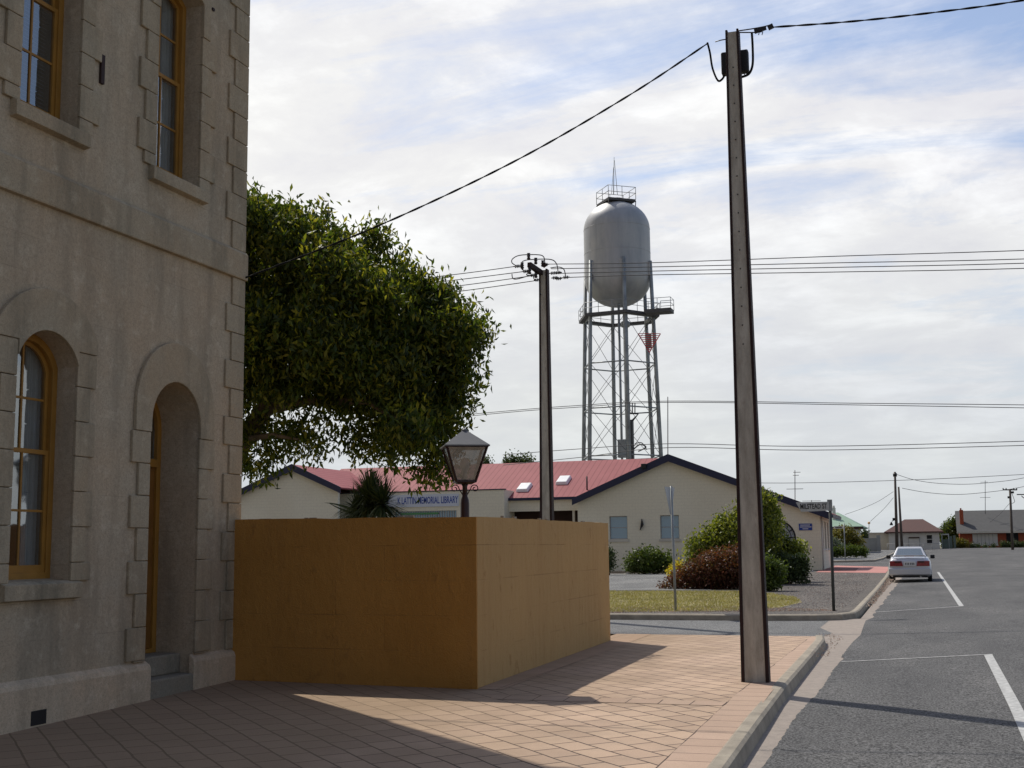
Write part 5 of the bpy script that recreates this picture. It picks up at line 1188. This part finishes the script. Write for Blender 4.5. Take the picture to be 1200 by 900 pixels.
m_ = MB(cpos); m_.box(tuple(T(-.6, 1.4, 1.0)), tuple(T(-.2, 1.55, 1.3))); m_.box(tuple(T(.2, 1.4, 1.0)), tuple(T(.6, 1.55, 1.3))); m_.build('seat', M['dark'], car)
# ------------------------------------------------------------------ far houses
def hip(t, o_, x0, x1, y0, y1, zb_, ze_, zr3, rx0, rx1, wm, rm, ov=.5, ry=None):
    m_ = MB(o_); m_.box((x0, y0, zb_), (x1, y1, ze_)); w_ = m_.build('wall', wm, t)
    ym_ = (y0+y1)/2 if ry is None else ry; m_ = MB(o_)
    b = [(x0-ov, y0-ov, ze_), (x1+ov, y0-ov, ze_), (x1+ov, y1+ov, ze_), (x0-ov, y1+ov, ze_)]; r1_, r2_ = (rx0, ym_, zr3), (rx1, ym_, zr3)
    b2 = [(a, c, d-.18) for a, c, d in b]
    m_.add(b+[r1_, r2_]+b2, [(0, 1, 5, 4), (1, 2, 5), (2, 3, 4, 5), (3, 0, 4), (0, 1, 7, 6), (1, 2, 8, 7), (2, 3, 9, 8), (3, 0, 6, 9), (6, 7, 8, 9)])
    return w_, m_.build('roof', rm, t)
def fwin(t, o_, px0, py0, px1, py1, Y, m, name='window', frame='white_far'):
    a, b = at(px0, py1, Y), at(px1, py0, Y); m_ = MB(o_); m_.box((a.x-.08, Y-.05, a.z-.08), (b.x+.08, Y-.003, b.z+.08)); f = m_.build(name, M[frame], t)
    m_ = MB(o_); m_.box((a.x, Y-.07, a.z), (b.x, Y-.052, b.z)); m_.build('glass' if name == 'window' else 'door_panel', m, f); return f
# green roofed house
Yg = 140.; a = at(935, 650, Yg); b = at(1003, 650, Yg); ze3 = at(1000, 617, Yg).z; zr3 = at(985, 600.5, Yg+5).z; o_ = Vector((b.x-4, Yg, hgt(Yg)))
gh = thing('green_roofed_house', o_, 'pale house with green hipped roof and chimney behind the golden bush', 'house')
w_, r_ = hip(gh, o_, a.x-3, b.x+.1, Yg, Yg+10, hgt(Yg)-.5, ze3, zr3, a.x, at(982, 600, Yg+5).x, M['cream_far'], M['green_roof'], .75)
m_ = MB(o_); c0, c1 = at(975.5, 606, Yg+2), at(978.8, 595, Yg+2); m_.box((c0.x, Yg+2, c0.z-.8), (c1.x, Yg+2.4, c1.z)); m_.lathe(((c0.x+c1.x)/2, Yg+2.2, c1.z), [(.12, 0), (.1, .25), (.0, .26)], 8); m_.build('chimney', M['white_far'], r_)
m_ = MB(o_); m_.box((a.x-4, Yg-.9, ze3-.3), (b.x+.95, Yg-.75, ze3-.02)); m_.build('gutter', M['porch'], r_)
fwin(gh, o_, 976, 618.5, 990, 621, Yg, M['porch']); fwin(gh, o_, 992, 620.5, 1001, 623, Yg, M['porch'])
fwin(gh, o_, 992, 627, 1000, 637, Yg, M['glass_lib'])
# grey boundary wall
m_ = MB((at(1020, 641, 152))); p0, p1 = at(1008, 643, 152), at(1032, 643, 152); z1_ = at(1010, 631.5, 152).z; m_.box((p0.x-6, 152, hgt(152)-.3), (p1.x, 152.25, z1_)); m_.box((p1.x-.4, 151.9, hgt(152)-.3), (p1.x, 152.3, at(1030, 627, 152).z)); m_.box((p0.x-6.1, 151.95, z1_), (p1.x-.42, 152.3, z1_+.08)); o = m_.build('boundary_wall', M['greyfence']); tag(o, 'low pale grey boundary wall with end pier between the green and brown roofed houses', 'wall')
# cream shed joined to brown roofed house
Yb_ = 182.; p0, p1 = at(1019, 641, Yb_), at(1046, 641, Yb_); m_ = MB(p0); m_.box((p0.x, Yb_, hgt(Yb_)-.3), (p1.x, Yb_+5, at(1030, 625, Yb_).z)); m_.box((p0.x-.2, Yb_-.2, at(1030, 625, Yb_).z), (p1.x, Yb_+5.2, at(1030, 624, Yb_).z)); o = m_.build('shed', M['cream_far']); tag(o, 'flat roofed cream outbuilding left of the brown roofed house', 'shed')
Yh = 175.; p0, p1 = at(1042, 641, Yh), at(1101.5, 641, Yh); o_ = Vector(((p0.x+p1.x)/2, Yh, .9)); bh = thing('brown_roofed_house', o_, 'small white house with brown hipped roof behind the parked car', 'house')
w_, r_ = hip(bh, o_, p0.x, p1.x, Yh, Yh+7, .3, at(1070, 623, Yh).z, at(1070, 608.5, Yh+3.5).z, at(1060, 609, Yh+3.5).x, at(1081.5, 609, Yh+3.5).x, M['white_far'], M['brown_roof'], .55)
fwin(bh, o_, 1086.5, 627, 1092, 637, Yh, M['dark']); m_ = MB(o_); a = at(1089, 632, Yh); m_.box((a.x-.4, Yh-.1, a.z-.04), (a.x+.4, Yh-.075, a.z+.04)); m_.build('window_rail', M['white_far'], bh)
fwin(bh, o_, 1065.5, 630.5, 1077, 640.5, Yh, M['white_far'], 'garage_door', 'greyfence')
m_ = MB(o_); a, b = at(1065, 630.3, Yh), at(1077.5, 629.3, Yh); m_.box((a.x, Yh-.25, a.z-.06), (b.x, Yh-.08, b.z)); m_.build('awning', M['porch'], bh)
# wire fence in front
m_ = MB((0, 168, .8)); p0, p1 = at(1040, 640, 168), at(1103, 640, 168); zt3 = at(1070, 637, 168).z
m_.tube([(p0.x, 168, zt3), (p1.x, 168, zt3)], .03, 5); k = p0.x
while k < p1.x: m_.tube([(k, 168, .7), (k, 168, zt3+.03)], .035, 5); k += 1.1
o = m_.build('wire_fence', M['greyfence']); tag(o, 'low thin fence in front of the brown roofed house', 'fence')
# carport and gate
m_ = MB((at(1110, 640, 180))); p0, p1 = at(1103, 626, 180), at(1112, 626, 180); zz3 = at(1108, 625.5, 180).z; m_.box((p0.x, 180, zz3-.15), (p1.x, 184, zz3)); [m_.box((x, 180, .5), (x+.12, 180.12, zz3-.15)) for x in (p0.x, p1.x-.12)]; o = m_.build('carport', M['white_far']); tag(o, 'small white carport between the brown roofed house and the round tree', 'carport')
m_ = MB((at(1113, 640, 178))); p0, p1 = at(1104, 632, 178), at(1120, 632, 178); m_.box((p0.x, 178, .6), (p1.x-.9, 178.08, p0.z)); m_.box((p1.x-.85, 178, .6), (p1.x-.45, 178.1, p0.z+.4)); m_.box((p1.x-.3, 178, .6), (p1.x, 178.1, p0.z+.5)); o = m_.build('garden_gate', mat('gate_green_grey', (.16, .2, .16), .7, .1, 2, 0)); tag(o, 'grey green gate and fence panel beside the red brick house', 'gate')
# brick house
Yr = 185.; p0 = at(1124, 641, Yr); o_ = Vector((p0.x+10, Yr, .9)); rb = thing('brick_house', o_, 'long red brick house with grey gabled roof, far right', 'house'); X1 = p0.x+26
zE = at(1160, 622.5, Yr).z; zR = at(1160, 598, Yr+5).z
m_ = MB(o_); m_.box((p0.x+.15, Yr, .3), (X1, Yr+9, zE)); m_.add([(x, y_, z_) for x in (p0.x+.15, p0.x+.4) for y_, z_ in ((Yr, zE), (Yr+9, zE), (Yr+4.7, zR-.15))], [(0, 1, 2), (3, 4, 5), (0, 2, 5, 3), (1, 2, 5, 4)]); m_.build('wall', M['redbrick'], rb)
m_ = MB(o_)
for (y0, y1) in ((Yr-.7, Yr+4.7), (Yr+10, Yr+4.7)):
    a, b, c, d = Vector((p0.x-.2, y0, zE-.05)), Vector((X1+.3, y0, zE-.05)), Vector((X1+.3, y1, zR)), Vector((p0.x-.2, y1, zR)); th = Vector((0, 0, .12)); m_.add([a, b, c, d, a-th, b-th, c-th, d-th], [(0, 1, 2, 3), (4, 5, 6, 7), (0, 1, 5, 4), (1, 2, 6, 5), (2, 3, 7, 6), (3, 0, 4, 7)])
r_ = m_.build('roof', M['grey_roof'], rb)
m_ = MB(o_); m_.box((p0.x-.2, Yr-.8, zE-.27), (X1, Yr-.7, zE-.02)); m_.build('gutter', M['cream_far'], r_)
m_ = MB(o_); a, b = at(1125, 613, Yr+1.5), at(1128.5, 597.5, Yr+1.5); m_.box((a.x, Yr+1.2, a.z-.5), (b.x, Yr+1.9, b.z)); m_.box((a.x+.1, Yr+1.4, b.z), (b.x-.2, Yr+1.7, b.z+.25)); m_.build('chimney', M['redbrick'], r_)
f = fwin(rb, o_, 1141, 626, 1168, 639, Yr, M['white_far'], 'window', 'white_far')
m_ = MB(o_)
for k in range(1, 6): c = at(1141+27*k/6, 632, Yr); m_.box((c.x-.03, Yr-.1, c.z-.8), (c.x+.03, Yr-.071, c.z+.8))
m_.build('mullion', M['greyfence'], f)
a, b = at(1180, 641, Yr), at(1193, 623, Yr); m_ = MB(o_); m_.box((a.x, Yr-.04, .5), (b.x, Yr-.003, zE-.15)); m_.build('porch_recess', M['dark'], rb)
bush('round_tree_far', 'rounded dark green tree between the white house and the red brick house', [(1116, 622, 10), (1108, 628, 7), (1124, 628, 10), (1112, 634, 8), (1120, 615, 7), (1126, 620, 5)], 192, M['leaf_hedge'], 9000, .32, .18, (1116, 641), 31)
bush('low_bush', 'small reddish bush at the foot of the brick house end wall', [(1122, 637, 4), (1127, 637, 4), (1118, 638, 3), (1131, 638, 3)], 181, M['leaf_gold'], 2500, .2, .1, (1124, 641), 32)
bush('front_hedge', 'low dark hedge under the white window of the brick house', [(1146, 641, 2.2), (1155, 641, 2.2), (1164, 641, 2), (1140, 640.5, 2.5), (1176, 638.5, 2.8), (1182, 639, 2.5), (1190, 638, 3), (1197, 639, 3)], 181, M['leaf_dark'], 3500, .18, .1, (1160, 642), 33)
# golden bush + companions at the cross street
yg = gnd(990, 650).y
bush('golden_bush', 'golden green bush in front of the green roofed house', [(987, 633, 12), (998, 636, 10), (1003, 640, 6), (979, 635, 9), (990, 628, 9)], 128, M['leaf_gold'], 9000, .25, .12, (990, 645), 34)
bush('silver_bush', 'small silver grey bush left of the golden bush', [(979, 641, 6), (976, 638, 5), (983, 643, 4)], 120, M['leaf_grey'], 2200, .2, .1, (979, 648), 35)
bush('ground_cover', 'bright low green ground cover plants below the golden bush', [(985, 646.5, 4), (995, 646, 4.5), (1004, 646, 4), (1012, 647, 3), (976, 647.5, 4), (968, 648, 4)], 112, M['leaf_hedge'], 6500, .16, .09, (992, 650), 36, .7, bark=False)
m_ = MB(gnd(990, 658)); g0 = gnd(990.5, 656.3); g1 = at(989, 613.5, g0.y); m_.o = g0
fs_ = thing('far_street_sign', g0, 'distant street sign on a slim post in front of the golden bush', 'street sign')
m_ = MB(g0); m_.tube([g0-Vector((0, 0, .3)), Vector((g1.x, g0.y, g1.z))], .045, 6); m_.build('post', M['galv'], fs_)
m_ = MB(g0); a, b = at(977.5, 619.5, g0.y), at(988, 616.5, g0.y); m_.box((a.x, g0.y-.08, a.z), (b.x, g0.y-.05, b.z)); bd = m_.build('sign_blade', M['white_far'], fs_)
m_ = MB(g0); m_.box((a.x+.1, g0.y-.09, a.z+.06), (b.x-.1, g0.y-.081, b.z-.06)); m_.build('lettering', M['black'], bd)
# far trees on the skyline
bush('skyline_bush', 'low dark bush on the skyline right of the green roofed house', [(1013, 628, 4), (1016, 629, 4), (1010, 630, 4)], 195, M['leaf_dark'], 1800, .3, .15, (1013, 636), 37)
for k, (px, r) in enumerate(((597, 5), (603, 6), (612, 6), (620, 5.5), (567, 5))):
    bush('tree', ['dark treetop above the red roof, leftmost of four by the far pole', 'dark treetop above the red roof, second from the left of four', 'dark treetop above the red roof, third from the left of four', 'dark treetop above the red roof, right next to the insulator pole', 'dark treetop above the red roof just right of the lantern'][k], [(px, 543.5, r), (px+2, 548, r), (px-2, 560, r*1.2)], 105, M['leaf_dark'], 900, .3, .15, (px, 600), 40+k, group='treetops beyond the library roof')
# globe lamp
g0 = at(1018, 640, 165); g0.z = hgt(165); gl = thing('globe_lamp', g0, 'orange globe lamp on a thin post beyond the boundary wall', 'lamp'); c = at(1018.3, 612.8, 165)
m_ = MB(g0); m_.tube([g0, (c.x, 165, c.z)], .05, 6); m_.build('post', M['galv'], gl)
m_ = MB(g0); m_.lathe(c-Vector((0, 0, .17)), [(.01, 0), (.11, .04), (.16, .11), (.17, .17), (.16, .23), (.11, .30), (.01, .34)], 12); m_.build('globe', mat('globe_orange', (.75, .42, .16), .4, .05, 2, 0), gl)
# far poles
def tpole(px0, py0, px1, Y, r0_, r1_, label, extra=None):
    b_ = at(px1, 641, Y); b_.z = hgt(Y); t_ = at(px0, py0, Y); t = thing('timber_pole', b_, label, 'pole', 'distant poles down the street')
    m_ = MB(b_); m_.tube([b_-Vector((0, 0, .3)), t_], [r0_, r1_], 8); m_.build('shaft', M['timber'], t)
    if extra:
        m_ = MB(b_); extra(m_, Y); m_.build('fitting', M['black'], t)
    return t
def ex1(m_, Y):
    c = at(1048.8, 556.5, Y); m_.tube([c-Vector((.22, 0, 0)), c+Vector((.22, 0, 0))], .2, 8); c = at(1044.5, 613.5, Y); m_.lathe(c-Vector((0, 0, .2)), [(.2, 0), (.18, .1), (.08, .35), (.0, .4)], 8); c = at(1047.5, 608.5, Y); m_.box((c.x-.15, Y-.1, c.z-.15), (c.x+.15, Y+.1, c.z+.15)); m_.tube([at(1045, 611, Y), at(1049, 609, Y)], .04, 5)
tpole(1048.7, 553, 1051, 150, .2, .12, 'taller of the two timber poles beyond the parked car, with a small lamp on it', ex1)
tpole(1053, 570.5, 1057, 149, .17, .1, 'shorter leaning timber pole just right of the taller one beyond the car')
def ex2(m_, Y):
    a, b = at(1175, 574, Y), at(1192, 574, Y); m_.bar(a, b, .12, .14)
    for px in (1175.5, 1179, 1188, 1191.5): c = at(px, 572.8, Y); m_.lathe(c-Vector((0, 0, .1)), [(.05, 0), (.07, .1), (.04, .2)], 6)
    m_.tube(curve(A2([(1185, 576), (1188, 584), (1189, 588), (1186, 590)], Y)), .03, 5); c = at(1182, 582.8, Y); m_.box((c.x-.12, Y-.1, c.z-.12), (c.x+.12, Y+.1, c.z+.12)); c = at(1186, 577, Y); m_.box((c.x-.2, Y-.1, c.z-.12), (c.x+.2, Y+.1, c.z+.12))
tpole(1183.5, 573, 1186.5, 155, .16, .12, 'timber pole with wide crossarm in front of the red brick house', ex2)
def ex3(m_, Y):
    a, b = at(1191.5, 579.5, Y), at(1215, 579.5, Y); m_.bar(a, b, .1, .12); m_.tube(curve(A2([(1197, 581), (1200, 583.5), (1206, 584)], Y)), .05, 5)
tpole(1205, 572, 1207, 158, .16, .12, 'timber pole at the right edge of the view whose crossarm alone shows', ex3)
